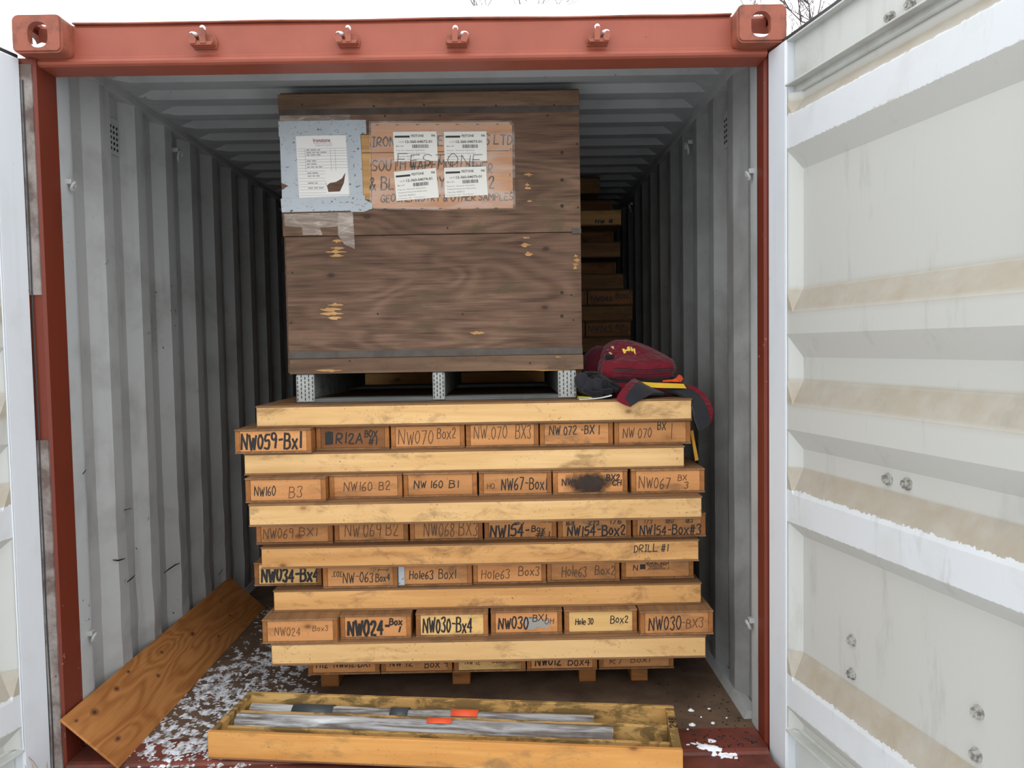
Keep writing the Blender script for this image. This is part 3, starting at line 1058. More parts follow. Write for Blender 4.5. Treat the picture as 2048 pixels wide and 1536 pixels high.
# boxes with their ends to the door: (x0, x1, y top, y bottom) in the photograph, y offset, style, label, writing
F = M['ink_faint']
K_ = M['ink']
ER = {
    1: [((469, 623, 858, 905), -.065, 'end', 'core box end reading NW059-Bx1, farthest left and jutting out', [('NW059-Bx1', 482, 602, 868, 896, 4.2, K_)]),
        ((624, 779, 855, 898), 0, 'dark', 'dark core box end reading R12A BOX #1', [('R12A', 667, 722, 868, 887, 3.0, K_), ('BOX', 728, 753, 864, 876, 2.4, K_), ('#1', 735, 752, 878, 889, 2.4, K_), ('HHH', 645, 658, 866, 874, 3.4, K_), ('HHH', 645, 658, 873, 880, 3.4, K_), ('HHH', 645, 658, 879, 887, 3.4, K_)]),
        ((781, 930, 855, 897), 0, 'end', 'core box end reading NW070 Box2', [('NW070', 797, 866, 866, 889, 1.6, F), ('Box2', 875, 912, 862, 880, 1.8, F)]),
        ((931, 1078, 853, 893), .003, 'end', 'core box end reading NW.070 BX3', [('NW.070', 948, 1014, 859, 879, 1.5, F), ('BX3', 1032, 1062, 858, 880, 1.6, F)]),
        ((1079, 1227, 850, 890), 0, 'end', 'core box end reading NW 072 - BX 1', [('NW 072 -BX 1', 1099, 1199, 857, 871, 2.0, K_)]),
        ((1228, 1382, 847, 888), 0, 'end', 'core box end reading NW 070 BX 1, right under the backpack strap', [('NW 070', 1246, 1303, 860, 876, 1.8, F), ('BX', 1316, 1332, 850, 863, 1.8, K_), ('1', 1341, 1344, 851, 880, 1.4, F)])],
    3: [((490, 652, 955, 1003), -.045, 'end', 'core box end reading NW160 B3', [('NW160', 508, 550, 973, 990, 1.8, K_), ('B3', 578, 604, 973, 993, 1.6, F)]),
        ((653, 805, 950, 998), 0, 'end', 'core box end reading NW160 B2', [('NW160', 684, 742, 966, 982, 1.8, F), ('B2', 757, 780, 966, 982, 1.8, F)]),
        ((806, 955, 946, 995), .01, 'end', 'core box end reading NW 160 B1', [('NW 160', 828, 885, 963, 977, 2.0, K_), ('B1', 899, 917, 964, 978, 2.0, K_)]),
        ((957, 1104, 942, 990), .01, 'end', 'core box end reading HQ. NW67-Box1', [('HQ.', 974, 992, 967, 977, 1.4, F), ('NW67-Box1', 1003, 1094, 957, 979, 2.2, K_)]),
        ((1105, 1256, 939, 986), .005, 'end', 'scorched black core box end reading NW 67 BX2 CH', [('NW', 1124, 1145, 955, 968, 2.0, K_), ('67', 1168, 1190, 957, 970, 2.0, K_), ('BX2', 1214, 1240, 949, 960, 2.4, K_), ('CH', 1226, 1243, 960, 970, 2.2, K_)]),
        ((1262, 1410, 937, 982), 0, 'end', 'core box end reading NW067 BX 3, right beside the scorched one', [('NW067', 1278, 1340, 953, 973, 1.8, F), ('BX', 1357, 1374, 949, 959, 1.5, F), ('3', 1369, 1377, 962, 974, 1.5, F)])],
    5: [((512, 666, 1050, 1098), -.01, 'end', 'core box end with faint NW069 BX1, below the knotty long box', [('NW069', 526, 586, 1067, 1086, 1.6, F), ('BX1', 599, 634, 1066, 1082, 1.6, F)]),
        ((668, 817, 1045, 1091), 0, 'end', 'core box end with faint NW 069 B2', [('NW', 690, 718, 1057, 1080, 1.5, F), ('069 B2', 727, 797, 1056, 1080, 1.6, F)]),
        ((819, 966, 1041, 1085), 0, 'end', 'core box end with faint NW068 BX3', [('NW068 BX3', 848, 955, 1052, 1077, 1.6, F)]),
        ((968, 1114, 1036, 1080), 0, 'end', 'core box end reading NW154-Box #1 with 163 above, left of the other two NW154 boxes', [('NW154-', 981, 1058, 1055, 1075, 3.6, K_), ('Box', 1064, 1090, 1057, 1067, 2.2, K_), ('#1', 1072, 1099, 1067, 1077, 2.2, K_), ('163', 1028, 1048, 1045, 1053, 1.8, K_), ('158', 1082, 1104, 1042, 1050, 1.4, F)]),
        ((1115, 1263, 1030, 1078), -.01, 'end', 'middle one of the three NW154 box ends, 168 273 176 along its top', [('NW154-Box2', 1135, 1251, 1053, 1072, 3.2, K_), ('168', 1131, 1148, 1042, 1051, 1.8, K_), ('273', 1177, 1198, 1042, 1051, 1.8, K_), ('176', 1220, 1244, 1040, 1050, 1.8, K_)]),
        ((1265, 1412, 1026, 1074), -.01, 'end', 'rightmost of the three NW154 box ends, 180 and 183 along its top', [('NW154-Box#3', 1280, 1402, 1050, 1069, 2.4, K_), ('173', 1288, 1304, 1038, 1046, 1.4, F), ('180', 1331, 1347, 1036, 1046, 1.6, K_), ('183', 1372, 1386, 1036, 1046, 1.6, K_)])],
    7: [((508, 650, 1134, 1178), .02, 'pale', 'core box end with thick NW034-Bx4, set back under the DRILL #1 box', [('NW034-Bx4', 524, 644, 1147, 1170, 4.6, K_)]),
        ((645, 796, 1138, 1184), -.03, 'end', 'core box end reading NW-063 Box4', [("303'", 664, 684, 1152, 1162, 1.4, K_, True), ('NW-063', 686, 746, 1155, 1173, 1.8, K_), ('Box4', 752, 780, 1157, 1172, 1.8, K_), ('H', 758, 776, 1147, 1153, 1.6, F)]),
        ((797, 945, 1134, 1182), -.02, 'end', 'core box end reading Hole63 Box1, grey tape at its left', [('Hole63', 819, 866, 1152, 1168, 2.0, K_), ('Box1', 878, 912, 1150, 1168, 1.8, K_)]),
        ((945, 1093, 1130, 1178), -.01, 'end', 'core box end reading Hole63 Box3', [('Hole63', 963, 1019, 1150, 1168, 1.7, F), ('Box3', 1038, 1079, 1145, 1162, 1.8, F)]),
        ((1093, 1240, 1127, 1172), 0, 'end', 'core box end reading Hole63 Box2', [('Hole63', 1124, 1173, 1144, 1162, 1.8, F), ('Box2', 1191, 1231, 1143, 1160, 1.8, F)]),
        ((1242, 1388, 1124, 1166), .02, 'end', 'core box end with black stamp and 052 B3', [('N', 1267, 1275, 1142, 1151, 1.8, K_), ('052 B3', 1293, 1338, 1130, 1139, 1.8, K_)])],
    9: [((524, 676, 1240, 1287), -.03, 'end', 'core box end with faint NW024 Box3', [('NW024', 549, 600, 1257, 1272, 1.2, F), ('Box3', 626, 656, 1255, 1264, 1.2, F)]),
        ((677, 823, 1232, 1280), 0, 'end', 'core box end reading bold NW024-Box 1', [('NW024-', 694, 777, 1244, 1272, 5.0, K_), ('Box', 779, 804, 1240, 1253, 3.0, K_), ('1', 795, 800, 1257, 1268, 3.2, K_)]),
        ((831, 977, 1228, 1275), .005, 'pale', 'pale core box end reading NW030-Bx4', [('NW030-Bx4', 846, 944, 1240, 1266, 3.2, K_)]),
        ((981, 1125, 1222, 1268), .015, 'end', 'core box end reading NW030-BX1 with a grey smear', [('NW030', 997, 1056, 1236, 1257, 3.0, K_), ('-BX1', 1058, 1093, 1231, 1243, 1.8, K_), ('OH', 1090, 1108, 1238, 1249, 1.4, F)]),
        ((1128, 1275, 1218, 1263), .01, 'pale', 'mottled pale core box end reading Hole 30 Box2', [('Hole 30', 1151, 1186, 1235, 1246, 1.8, K_), ('Box2', 1222, 1257, 1231, 1244, 1.8, K_)]),
        ((1280, 1427, 1213, 1260), -.02, 'end', 'core box end reading NW030-BX3', [('NW030', 1298, 1362, 1226, 1250, 2.4, K_), ('-BX3', 1364, 1407, 1229, 1247, 1.6, F)])],
    11: [((615, 760, 1305, 1353), 0, 'end', 'bottom row core box end reading H12 NW012 BX1', [('H12', 632, 655, 1327, 1339, 1.8, K_), ('NW012 BX1', 668, 740, 1324, 1338, 1.8, K_)]),
         ((761, 905, 1302, 1350), 0, 'end', 'bottom row core box end reading NW 12 Box 9', [('NW 12', 780, 825, 1325, 1336, 1.8, K_), ('Box 9', 850, 895, 1325, 1340, 1.8, K_)]),
         ((907, 1052, 1300, 1347), 0, 'pale', 'middle core box of the bottom row, writing hidden by the box above', [('NW 12', 930, 960, 1322, 1332, 1.6, F), ('Box3', 985, 1010, 1321, 1330, 1.6, F)]),
         ((1053, 1195, 1298, 1344), 0, 'end', 'bottom row core box end reading NW012 Box4', [('NW012', 1071, 1122, 1318, 1334, 2.6, K_), ('Box4', 1137, 1180, 1318, 1336, 2.0, K_)]),
         ((1197, 1348, 1294, 1340), 0, 'end', 'bottom row core box end farthest right, with R7 Box1', [('R7', 1220, 1245, 1316, 1330, 1.6, F), ('Box1', 1262, 1300, 1316, 1328, 1.6, F)])],
}
rnd = random.Random(11)
burn_m = NT('scorch_mark', 0.8)
gen = burn_m.n('ShaderNodeTexCoord').outputs['Generated']
gs = burn_m.n('ShaderNodeSeparateXYZ')
burn_m.l(gen, gs.inputs[0])
cob = burn_m.coords(False)
du = burn_m.math('MULTIPLY_ADD', gs.outputs[1], 2.0, -1.0)
dv = burn_m.math('MULTIPLY_ADD', gs.outputs[2], 1.5, -0.65)
rad = burn_m.math('SQRT', burn_m.math('ADD', burn_m.math('MULTIPLY', du, du), burn_m.math('MULTIPLY', dv, dv)))
rad = burn_m.math('ADD', rad, burn_m.math('MULTIPLY_ADD', burn_m.noise(cob, 30, 5, 0.65), 0.9, -0.45))
burn_m.color(burn_m.mix(burn_m.noise(cob, 60, 4), srgb(26, 22, 20), srgb(70, 50, 36)))
mxs = burn_m.n('ShaderNodeMixShader')
burn_m.l(burn_m.rampf(rad, 0.45, 0.95), mxs.inputs[0])
burn_m.l(burn_m.b.outputs[0], mxs.inputs[1])
burn_m.l(burn_m.n('ShaderNodeBsdfTransparent').outputs[0], mxs.inputs[2])
burn_m.l(mxs.outputs[0], burn_m.t.nodes['Material Output'].inputs[0])
for row, items in ER.items():
    Y0, z0 = LAY[row][1], zs[row]
    last = -9.0
    for (bx, dy, style, lab, writing) in items:
        Y = Y0 + dy
        ym = (bx[2] + bx[3]) / 2
        x0, x1 = at(bx[0], ym, Y).x + 0.0015, at(bx[1], ym, Y).x - 0.0015
        w = x1 - x0
        if row == 7 and bx[0] == 508:       # its right end slips behind the next box
            x1 = at(644, ym, Y).x - 0.002
            w = x1 - x0
        x0 = max(x0, last + 0.0030)
        w = x1 - x0
        last = x1
        t_ = core_box(((x0 + x1) / 2, Y + BL / 2, z0), math.pi / 2, BL, w, EH, lab, GE, style)
        fb = Y + 0.003                      # end board face is set back a little
        for wr_ in writing:
            tx, a0, a1, b0, b1, pen, ink = wr_[:7]
            u0, u1 = [x0 + (q - bx[0]) / (bx[1] - bx[0]) * w for q in (a0, a1)]
            v0, v1 = [z0 + (bx[3] - q) / (bx[3] - bx[2]) * EH for q in (b1, b0)]
            mb = MB()
            write(mb, tx, lambda u, v, l_: (u, fb - l_, v), u0, u1, v0, v1, pen / 520.0, rnd, len(wr_) > 7)
            obj('handwriting', mb, ink, t_)
        if lab.startswith('scorched'):
            mb = MB()
            mb.box(x0 + w * .10, x0 + w * .86, fb - 0.0005, fb + 0.001, z0 + TB, z0 + EH - TL_)
            obj('scorch', mb, burn_m.m, t_)
        if 'grey tape' in lab:
            mb = MB()
            mb.cbox(x0 - 0.002, x0 + 0.022, Y - 0.0016, Y + 0.05, z0 + 0.002, z0 + EH - 0.004, 0.0005)
            obj('duct_tape', mb, M['duct'], t_)
        if 'grey smear' in lab:
            mb = MB()
            cx, cz = x0 + w * .62, z0 + EH * .42
            ring = []
            for k in range(30):
                a = 2 * math.pi * k / 30
                rr = 1 + 0.7 * noise.noise(Vector((math.cos(a) * 1.7, math.sin(a) * 1.7, 9)))
                ring.append((cx + 0.045 * rr * math.cos(a), fb - 0.0004, cz + 0.024 * rr * math.sin(a)))
            mb.add(ring, [tuple(range(30))])
            obj('grey_smear', mb, flat('grey_smear', srgb(150, 146, 140), 0.8), t_)
        if 'black stamp' in lab:
            mb = MB()
            sx = lambda q: x0 + (q - bx[0]) / (bx[1] - bx[0]) * w
            sz = lambda q: z0 + (bx[3] - q) / (bx[3] - bx[2]) * EH

            def bar(a0, a1, b0, b1):
                mb.box(sx(a0), sx(a1), fb - 0.0008, fb - 0.0002, sz(b1), sz(b0))
            bar(1280, 1291, 1140, 1149)
            bar(1291, 1338, 1139.2, 1139.9)
            bar(1291, 1338, 1150, 1150.6)
            bar(1337.3, 1338, 1139, 1150)
            for k, (a0, a1) in enumerate(((1294, 1334), (1298, 1326), (1296, 1332))):
                xx = a0
                while xx < a1:
                    ww = rnd.uniform(1.2, 3.2)
                    bar(xx, min(xx + ww, a1), 1141 + 3 * k, 1143 + 3 * k)
                    xx += ww + 0.8
            obj('stamp', mb, M['ink'], t_)

# timber runners under the stack
for k, (rx, wd) in enumerate(((-0.42, .036), (0.11, .036), (0.62, .034), (0.83, .034))):
    q = MB()
    q.cbox(rx - wd, rx + wd, 0.44, 1.90, 0.0, zs[11] - 0.0005, 0.003)
    tag(obj('timber_runner', q, M['pine_side'], base=(rx, 0.44, 0)),
        'short timber runner under the stack, ' + ('leftmost', 'second from the left', 'third from the left', 'rightmost')[k], 'timber', 'runners under the front stack')

# ------------------------------------------------------------------ second stack deeper in the container
Y2 = 2.08
G2 = 'core boxes of the dark stack at the back'
rows2 = [  # photo y top/bottom, x right, kind, writing
    (680, 704, 1261, 'L', None), (648, 674, 1262, 'E', [('NW065', 1178, 1223, 655, 668, 2.0), ('BX', 1233, 1249, 652, 660, 1.8), ('2', 1238, 1246, 662, 670, 1.6)]),
    (616, 642, 1265, 'L', None), (584, 612, 1266, 'E', [('NW040', 1183, 1224, 597, 606, 2.4), ('BOX1', 1232, 1255, 591, 601, 2.0)]),
    (553, 580, 1247, 'L', None), (532, 552, 1243, 'E', None), (509, 534, 1241, 'L', None), (494, 509, 1238, 'E', None), (471, 496, 1243, 'L', None), (452, 470, 1236, 'E', None), (430, 452, 1200, 'L', None)]
H2 = 0.0955
zb2 = at(1200, 706, Y2).z
n_down = int(zb2 / H2)
z_base = zb2 - n_down * H2
lab_long2 = iter(['long core box in the back stack just above the backpack', 'long core box in the back stack between the NW065 and NW040 ends',
                  'reddish long core box in the back stack above the NW040 end', 'long core box in the back stack, second long one below its pale box',
                  'pale scuffed long core box high in the back stack', 'topmost dim long core box of the back stack'])
# hidden lower part of this stack: one base crate of boxes is enough to carry the visible rows
for r in range(n_down):
    for xx in (-0.45, 0.95):
        if r % 2 == 0:
            core_box((xx, Y2 + BL / 2, z_base + r * H2), math.pi / 2, BL, 0.272, H2 - 0.0002, 'core box low in the back stack, hidden behind the front stack', 'hidden lower boxes of the back stack', 'end', 'low2')
    if r % 2:
        for yy in (0.14, 1.45):
            core_box((0.25, Y2 + yy, z_base + r * H2), 0, BL, 0.272, H2 - 0.0002, 'core box low in the back stack, hidden behind the front stack', 'hidden lower boxes of the back stack', 'old', 'low2L')
if z_base > 0.004:
    for xx in (-0.45, 0.25, 0.95):
        q = MB()
        q.cbox(xx - .04, xx + .04, Y2 + 0.03, Y2 + BL - .03, 0.0, z_base - 0.0005, 0.002)
        tag(obj('timber_runner', q, M['pine_side'], base=(xx, Y2 + .03, 0)), 'timber runner under the back stack, hidden behind the front stack', 'timber', 'runners under the back stack')
for r, (yt, yb, xr, kind, wr_) in enumerate(rows2):
    z0 = zb2 + r * H2
    X1 = at(xr, (yt + yb) / 2, Y2).x
    if kind == 'L':
        t_ = core_box((X1 - BL / 2, Y2 + 0.137, z0), 0, BL, 0.272, H2 - .0002, next(lab_long2), G2, 'old' if r == 8 else 'shaded')
        core_box((X1 - BL / 2, Y2 + 1.45, z0), 0, BL, 0.272, H2 - .0002, 'long core box at the unseen rear of the back stack', 'rear boxes of the back stack', 'old', 'low2L')
    else:
        for j in (0, 1, 2, 5):
            xc = X1 - 0.137 - j * 0.277
            yf = Y2 + (0.0 if wr_ else 0.22)
            lab = ('core box end reading %s in the dark back stack' % ('NW065' if r == 1 else 'NW040 BOX1')) if (wr_ and j == 0) else \
                  ({5: 'recessed core box end in the back stack above the reddish long box', 7: 'recessed core box end directly below the pale scuffed box', 9: 'dim core box end on top of the pale scuffed box'}[r] if j == 0 else 'core box end of the back stack, hidden behind the large crate')
            t_ = core_box((xc, yf + BL / 2, z0), math.pi / 2, BL, 0.272, H2 - .0002, lab, G2 if j == 0 else 'back stack boxes behind the crate', 'shaded', 'end2')
            if wr_ and j == 0:
                for (tx, a0, a1, b0, b1, pen) in wr_:
                    mb = MB()
                    pa, pb = at(a0, b1, yf), at(a1, b0, yf)
                    dz = z0 + H2 / 2 - at(xr, (yt + yb) / 2, yf).z
                    write(mb, tx, lambda u, v, l_: (u, yf + 0.003 - l_, v), pa.x, pb.x, pa.z + dz, pb.z + dz, pen / 340.0, rnd)
                    obj('handwriting', mb, M['ink'], t_)
    if kind == 'L' and r == 8:
        mb = MB()
        pa = at(1192, 492, Y2)
        write(mb, 'NW  R', lambda u, v, l_: (u, Y2 - l_, v), pa.x, pa.x + 0.10, z0 + 0.015, z0 + 0.035, 0.006, rnd)
        obj('handwriting', mb, M['ink'], t_)

# ------------------------------------------------------------------ the plywood crate
YC = 0.42
cx0, cx1 = -0.549, 0.614
CZ0, CZ1 = 1.268, 2.346
CD = 1.10
crate = thing('plywood_crate', ((cx0 + cx1) / 2, YC + CD / 2, ZTOP), 0, 'large weathered plywood crate with taped papers and stickers on a skid', 'crate')


def face_box(name_, x0, x1, z0, z1, d0, d1, mat, par=crate, c=0.0015):
    q = MB()
    q.cbox(x0, x1, YC - d1, YC - d0, z0, z1, c)
    return obj(name_, q, mat, par)


def cz(py, px=860):
    return at(px, py, YC).z


def cxx(px, py=400):
    return at(px, py, YC).x


z_top, z_s1, z_mid, z_bs, z_bb = CZ1, cz(213), cz(468), cz(700), cz(714)
face_box('upper_panel', cx0, cx1, z_mid, cz(226) + .004, -0.018, 0.0, M['crate'])
face_box('lower_panel', cx0 + .008, cx1, CZ0 + .02, z_mid - .0015, -0.018, -0.006, M['crate'])
face_box('top_batten', cx0 - .003, cx1, cz(215), z_top, -0.018, 0.004, M['crate_board'])
face_box('bottom_batten', cx0 + .012, cx1 + .003, CZ0 - .004, z_bb, -0.018, 0.004, M['crate_board'])
face_box('strapping_band', cx0 - .001, cx1 + .001, cz(227), cz(214.5), -0.001, 0.003, M['strapping'], c=0.0006)
face_box('strapping_band', cx0 + .007, cx1 + .001, cz(713), cz(699), -0.008, -0.003, M['strapping'], c=0.0006)
face_box('strapping_band', cxx(1142), cx1 + .001, cz(472), cz(462), -0.001, 0.002, M['strapping'], c=0.0006)
for nm, (a, b_, c0, c1) in {'side_panel': (cx0, cx0 + .018, YC + .018, YC + CD), 'side_panel.001': (cx1 - .018, cx1, YC + .018, YC + CD)}.items():
    q = MB()
    q.cbox(a, b_, c0, c1, CZ0, CZ1 - .004)
    obj('side_panel', q, M['crate'], crate)
q = MB()
q.cbox(cx0 + .018, cx1 - .018, YC + CD - .018, YC + CD, CZ0, CZ1 - .004)
obj('rear_panel', q, M['crate'], crate)
q = MB()
q.cbox(cx0, cx1, YC + .0185, YC + CD, CZ1 - .0035, CZ1 + .012)
obj('top_panel', q, M['crate'], crate)
q = MB()
q.cbox(cx0 + .019, cx1 - .019, YC + .0185, YC + CD - .019, CZ0, CZ0 + .018)
obj('base_panel', q, M['crate'], crate)
# skid: three stringers with perforated plates on their ends, and a board across the front
for k, (a, b_) in enumerate(((592, 629), (865, 890), (1116, 1153))):
    xa, xb = at(a, 775, YC - .01).x, at(b_, 775, YC - .01).x
    q = MB()
    q.cbox(xa, xb, YC - .006, YC + CD, ZTOP + .0165, CZ0 - .0045, 0.004)
    so = obj('skid_stringer', q, M['skid'], crate)
    q = MB()
    q.cbox(xa + .001, xb - .001, YC - .012, YC - .0055, ZTOP + .004, CZ0 - .008, 0.006 * .5)
    po = obj('nail_plate', q, M['galv'], crate)
    h = MB()
    nx = 5 if k != 1 else 4
    for r in range(6):
        for c_ in range(nx):
            x_ = xa + .007 + (xb - xa - .014) * c_ / (nx - 1)
            z_ = ZTOP + .016 + (CZ0 - ZTOP - .036) * r / 5 + (0.008 if c_ % 2 else 0)
            h.box(x_ - .0016, x_ + .0016, YC - .0128, YC - .0115, z_ - .0055, z_ + .0055)
    obj('plate_slots', h, M['dark_hole'], po)
q = MB()
q.cbox(at(600, 800, YC).x, at(1153, 790, YC).x, YC - 0.004, YC + .10, ZTOP + .0005, ZTOP + .016, 0.002)
obj('skid_board', q, M['skid'], crate)
q = MB()
q.cbox(at(600, 800, YC).x, at(1153, 790, YC).x, YC + CD - .10, YC + CD, ZTOP + .0005, ZTOP + .016, 0.002)
obj('skid_board', q, M['skid'], crate)
# torn splinters of pale wood and nail holes
sp = MB()
rs = random.Random(5)
for (a, b_, c_, d_) in ((640, 695, 606, 640), (665, 690, 478, 486), (655, 700, 492, 516), (1040, 1068, 486, 494), (1048, 1072, 502, 515), (1046, 1066, 366, 380), (1052, 1064, 400, 405),
                        (1145, 1160, 508, 540), (936, 966, 660, 672), (1050, 1068, 345, 354), (1044, 1060, 473, 478), (620, 690, 738, 744), (1000, 1150, 738, 742), (1110, 1125, 712, 716)):
    m_ = max(1, int((d_ - c_) / 7))
    sp = MB()
    for k in range(m_):
        yc_ = c_ + (d_ - c_) * (k + .5) / m_
        dd = 0.006 if 470 < yc_ < 700 else (-0.004 if yc_ > 712 else 0.0)
        hh = min((d_ - c_) / m_ * 1.15, 12)
        wx = (b_ - a) * (1 - .45 * abs(2 * (k + .5) / m_ - 1)) * rs.uniform(.75, 1.05)
        xm = (a + b_) / 2 + rs.uniform(-.12, .12) * (b_ - a)
        up_, dn_ = [], []
        for j in range(9):
            xx = xm - wx / 2 + wx * j / 8 + (rs.uniform(-1.5, 1.5))
            e_ = min(1.0, 2.2 * min(j, 8 - j) / 8)
            up_.append((xx, yc_ - hh * .5 * e_ * rs.uniform(.3, 1.1)))
            dn_.append((xx + rs.uniform(-2, 2), yc_ + hh * .5 * e_ * rs.uniform(.3, 1.1)))
        pts = [at(x_, y_, YC + dd) for x_, y_ in up_] + [at(x_, y_, YC + dd) for x_, y_ in dn_]
        sp.add([(p.x, YC + dd - rs.uniform(.0006, .0022), p.z) for p in pts], [(j, j + 1, 10 + j, 9 + j) for j in range(8)])
    obj('splinter', sp, M['splinter'], crate)
nh = MB()
for (a, b_) in ((605, 210), (748, 213), (848, 210), (992, 212), (1108, 211), (770, 232), (880, 231), (1095, 231), (1154, 288), (1156, 415), (584, 545), (582, 645), (1143, 590), (1147, 640), (1124, 305), (1124, 360), (1124, 412), (895, 456), (765, 470), (925, 628), (1124, 585), (1124, 632), (755, 628), (700, 722), (1060, 726)):
    dd = 0.006 if 470 < b_ < 700 else (-0.0042 if (b_ < 214 or b_ > 712) else 0.0)
    p = at(a, b_, YC)
    nh = MB()
    nh.tube([(p.x, YC + dd + .004, p.z), (p.x, YC + dd - .0008, p.z)], 0.004 if a < 1120 or a > 1130 else 0.007, 8)
    obj('nail_head', nh, M['nail'], crate)


def tri_fill(loops, Yp, holes=()):
    bm = bmesh.new()
    for lp in list(loops) + list(holes):
        vs = [bm.verts.new((x_, Yp, z_)) for x_, z_ in lp]
        for k in range(len(vs)):
            bm.edges.new((vs[k], vs[(k + 1) % len(vs)]))
    bmesh.ops.triangle_fill(bm, use_beauty=True, use_dissolve=False, edges=bm.edges)
    mb = MB()
    bm.verts.index_update()
    mb.add([v.co[:] for v in bm.verts], [tuple(v.index for v in f.verts) for f in bm.faces])
    bm.free()
    return mb


def sheet(name_, pts, lift, mat, par, holes=(), th=0.0006):
    """thin sheet stuck on the crate face; pts in photo coordinates"""
    lp = [(at(a, b_, YC).x, at(a, b_, YC).z) for a, b_ in pts]
    hl = [[(at(a, b_, YC).x, at(a, b_, YC).z) for a, b_ in h_] for h_ in holes]
    f1 = tri_fill([lp], YC - lift - th, hl)
    n = len(lp)
    f1.add([(x_, YC - lift - th, z_) for x_, z_ in lp] + [(x_, YC - lift, z_) for x_, z_ in lp], [(k, (k + 1) % n, n + (k + 1) % n, n + k) for k in range(n)])
    return obj(name_, f1, mat, par)


# board kept fresh under the plastic, doc page, tapes
sheet('protected_wood', [(742, 246), (1018, 244), (1024, 252), (1026, 416), (900, 418), (744, 416)], 0.00005, M['fresh_ply'], crate, th=0.0002)
sheet('pale_wood_patch', [(722, 270), (742, 270), (742, 400), (726, 398)], 0.0002, M['splinter'], crate)
doc = sheet('document_page', [(590, 272), (694, 270), (701, 393), (597, 397)], 0.0008, M['paper'], crate,
            [[(649, 352), (653, 368), (657, 384), (680, 383), (688, 366), (691, 345), (684, 357), (672, 364), (660, 366), (653, 372), (651, 360)]])
for pts, lf in (([(557, 243), (732, 240), (733, 268), (558, 274)], 0.0022), ([(559, 246), (590, 247), (600, 420), (565, 422), (564, 380), (577, 372), (563, 366)], 0.0016),
                ([(690, 240), (720, 240), (727, 398), (746, 408), (744, 418), (728, 424), (702, 424)], 0.0028), ([(562, 398), (730, 391), (731, 421), (564, 425)], 0.0036)):
    sheet('duct_tape', pts, lf, M['duct'], crate)
for pts, lf in (([(568, 428), (705, 424), (707, 450), (640, 456), (645, 470), (606, 470), (604, 455), (570, 452)], 0.0006), ([(676, 425), (706, 425), (710, 498), (690, 490), (676, 470)], 0.0012),
                ([(560, 231), (700, 229), (700, 241), (560, 243)], 0.0006)):
    sheet('clear_tape', pts, lf, M['clear_tape'], crate)
# marker writing under the plastic
fnC = lambda u, v, l_: (u, YC - l_, v)
for tx, a0, a1, b0, b1, pen in (('IRONSTONE RESOURCES LTD', 744, 1024, 270, 293, .0052), ('SOUTH WAPEMUD', 745, 915, 318, 341, .0048), ('RIVER', 932, 984, 326, 346, .0045),
                                ('& BLUEBERRY RIVER 2', 740, 988, 352, 380, .006), ('GEOCHEMISTRY & OTHER SAMPLES', 762, 1026, 386, 404, .0042)):
    pa, pb = at(a0, b1, YC), at(a1, b0, YC)
    mb = MB()
    write(mb, tx, fnC, pa.x, pb.x, pa.z, pb.z, pen, random.Random(3))
    obj('marker_writing', mb, M['ink_grey'], crate)
pa, pb = at(724, 306, YC), at(1018, 304, YC)
mb = MB()
mb.box(pa.x, pb.x, YC - .0009, YC - .0003, pa.z - .0015, pa.z + .0015)
obj('marker_line', mb, M['ink_grey'], crate)
slv = sheet('plastic_sleeve', [(738, 243), (1022, 241), (1029, 250), (1031, 418), (900, 421), (740, 418)], 0.0014, M['sleeve'], crate)
stp = MB()
for (a, b_) in [(755 + 40 * k, 250 - 0.2 * k) for k in range(7)] + [(770 + 37 * k, 418 - .3 * k) for k in range(7)] + [(741, 290), (742, 330), (742, 375), (1020, 350), (1021, 300), (1022, 385)]:
    p = at(a, b_, YC)
    hz = b_ < 255 or b_ > 400
    stp.box(p.x - (.006 if hz else .0008), p.x + (.006 if hz else .0008), YC - .0030, YC - .0018, p.z - (.0008 if hz else .006), p.z + (.0008 if hz else .006))
obj('staples', stp, M['print'], slv)


def font_mesh(text, size, bold=False):
    cu = bpy.data.curves.new('t', 'FONT')
    cu.body = text
    cu.size = 1.0
    cu.offset = 0.018 if bold else 0.0
    cu.resolution_u = 3
    ob = bpy.data.objects.new('t', cu)
    COL.objects.link(ob)
    dg = bpy.context.evaluated_depsgraph_get()
    me = bpy.data.meshes.new_from_object(ob.evaluated_get(dg))
    bpy.data.objects.remove(ob)
    vs = [(v.co.x, v.co.y) for v in me.vertices]
    fs = [tuple(p.vertices) for p in me.polygons]
    bpy.data.meshes.remove(me)
    return vs, fs


FM = {}


def printed(mb, text, px0, px1, py0, py1, lift, bold=True, T=None):
    """printed lettering fitted into a rectangle of the crate face"""
    if (text, bold) not in FM:
        FM[(text, bold)] = font_mesh(text, 1, bold)
    vs, fs = FM[(text, bold)]
    xa, xb = min(v[0] for v in vs), max(v[0] for v in vs)
    ya, yb = min(v[1] for v in vs), max(v[1] for v in vs)
    out = []
    for (x_, y_) in vs:
        px = px0 + (px1 - px0) * (x_ - xa) / (xb - xa)
        py = py1 + (py0 - py1) * (y_ - ya) / (yb - ya)
        if T:
            px, py = T(px, py)
        p = at(px, py, YC)
        out.append((p.x, YC - lift, p.z))
    mb.add(out, fs)


def rect(mb, px0, px1, py0, py1, lift, T=None):
    q = [(px0, py0), (px1, py0), (px1, py1), (px0, py1)]
    if T:
        q = [T(*a) for a in q]
    vs = [at(a, b_, YC) for a, b_ in q]
    mb.add([(p.x, YC - lift, p.z) for p in vs], [(0, 1, 2, 3)])


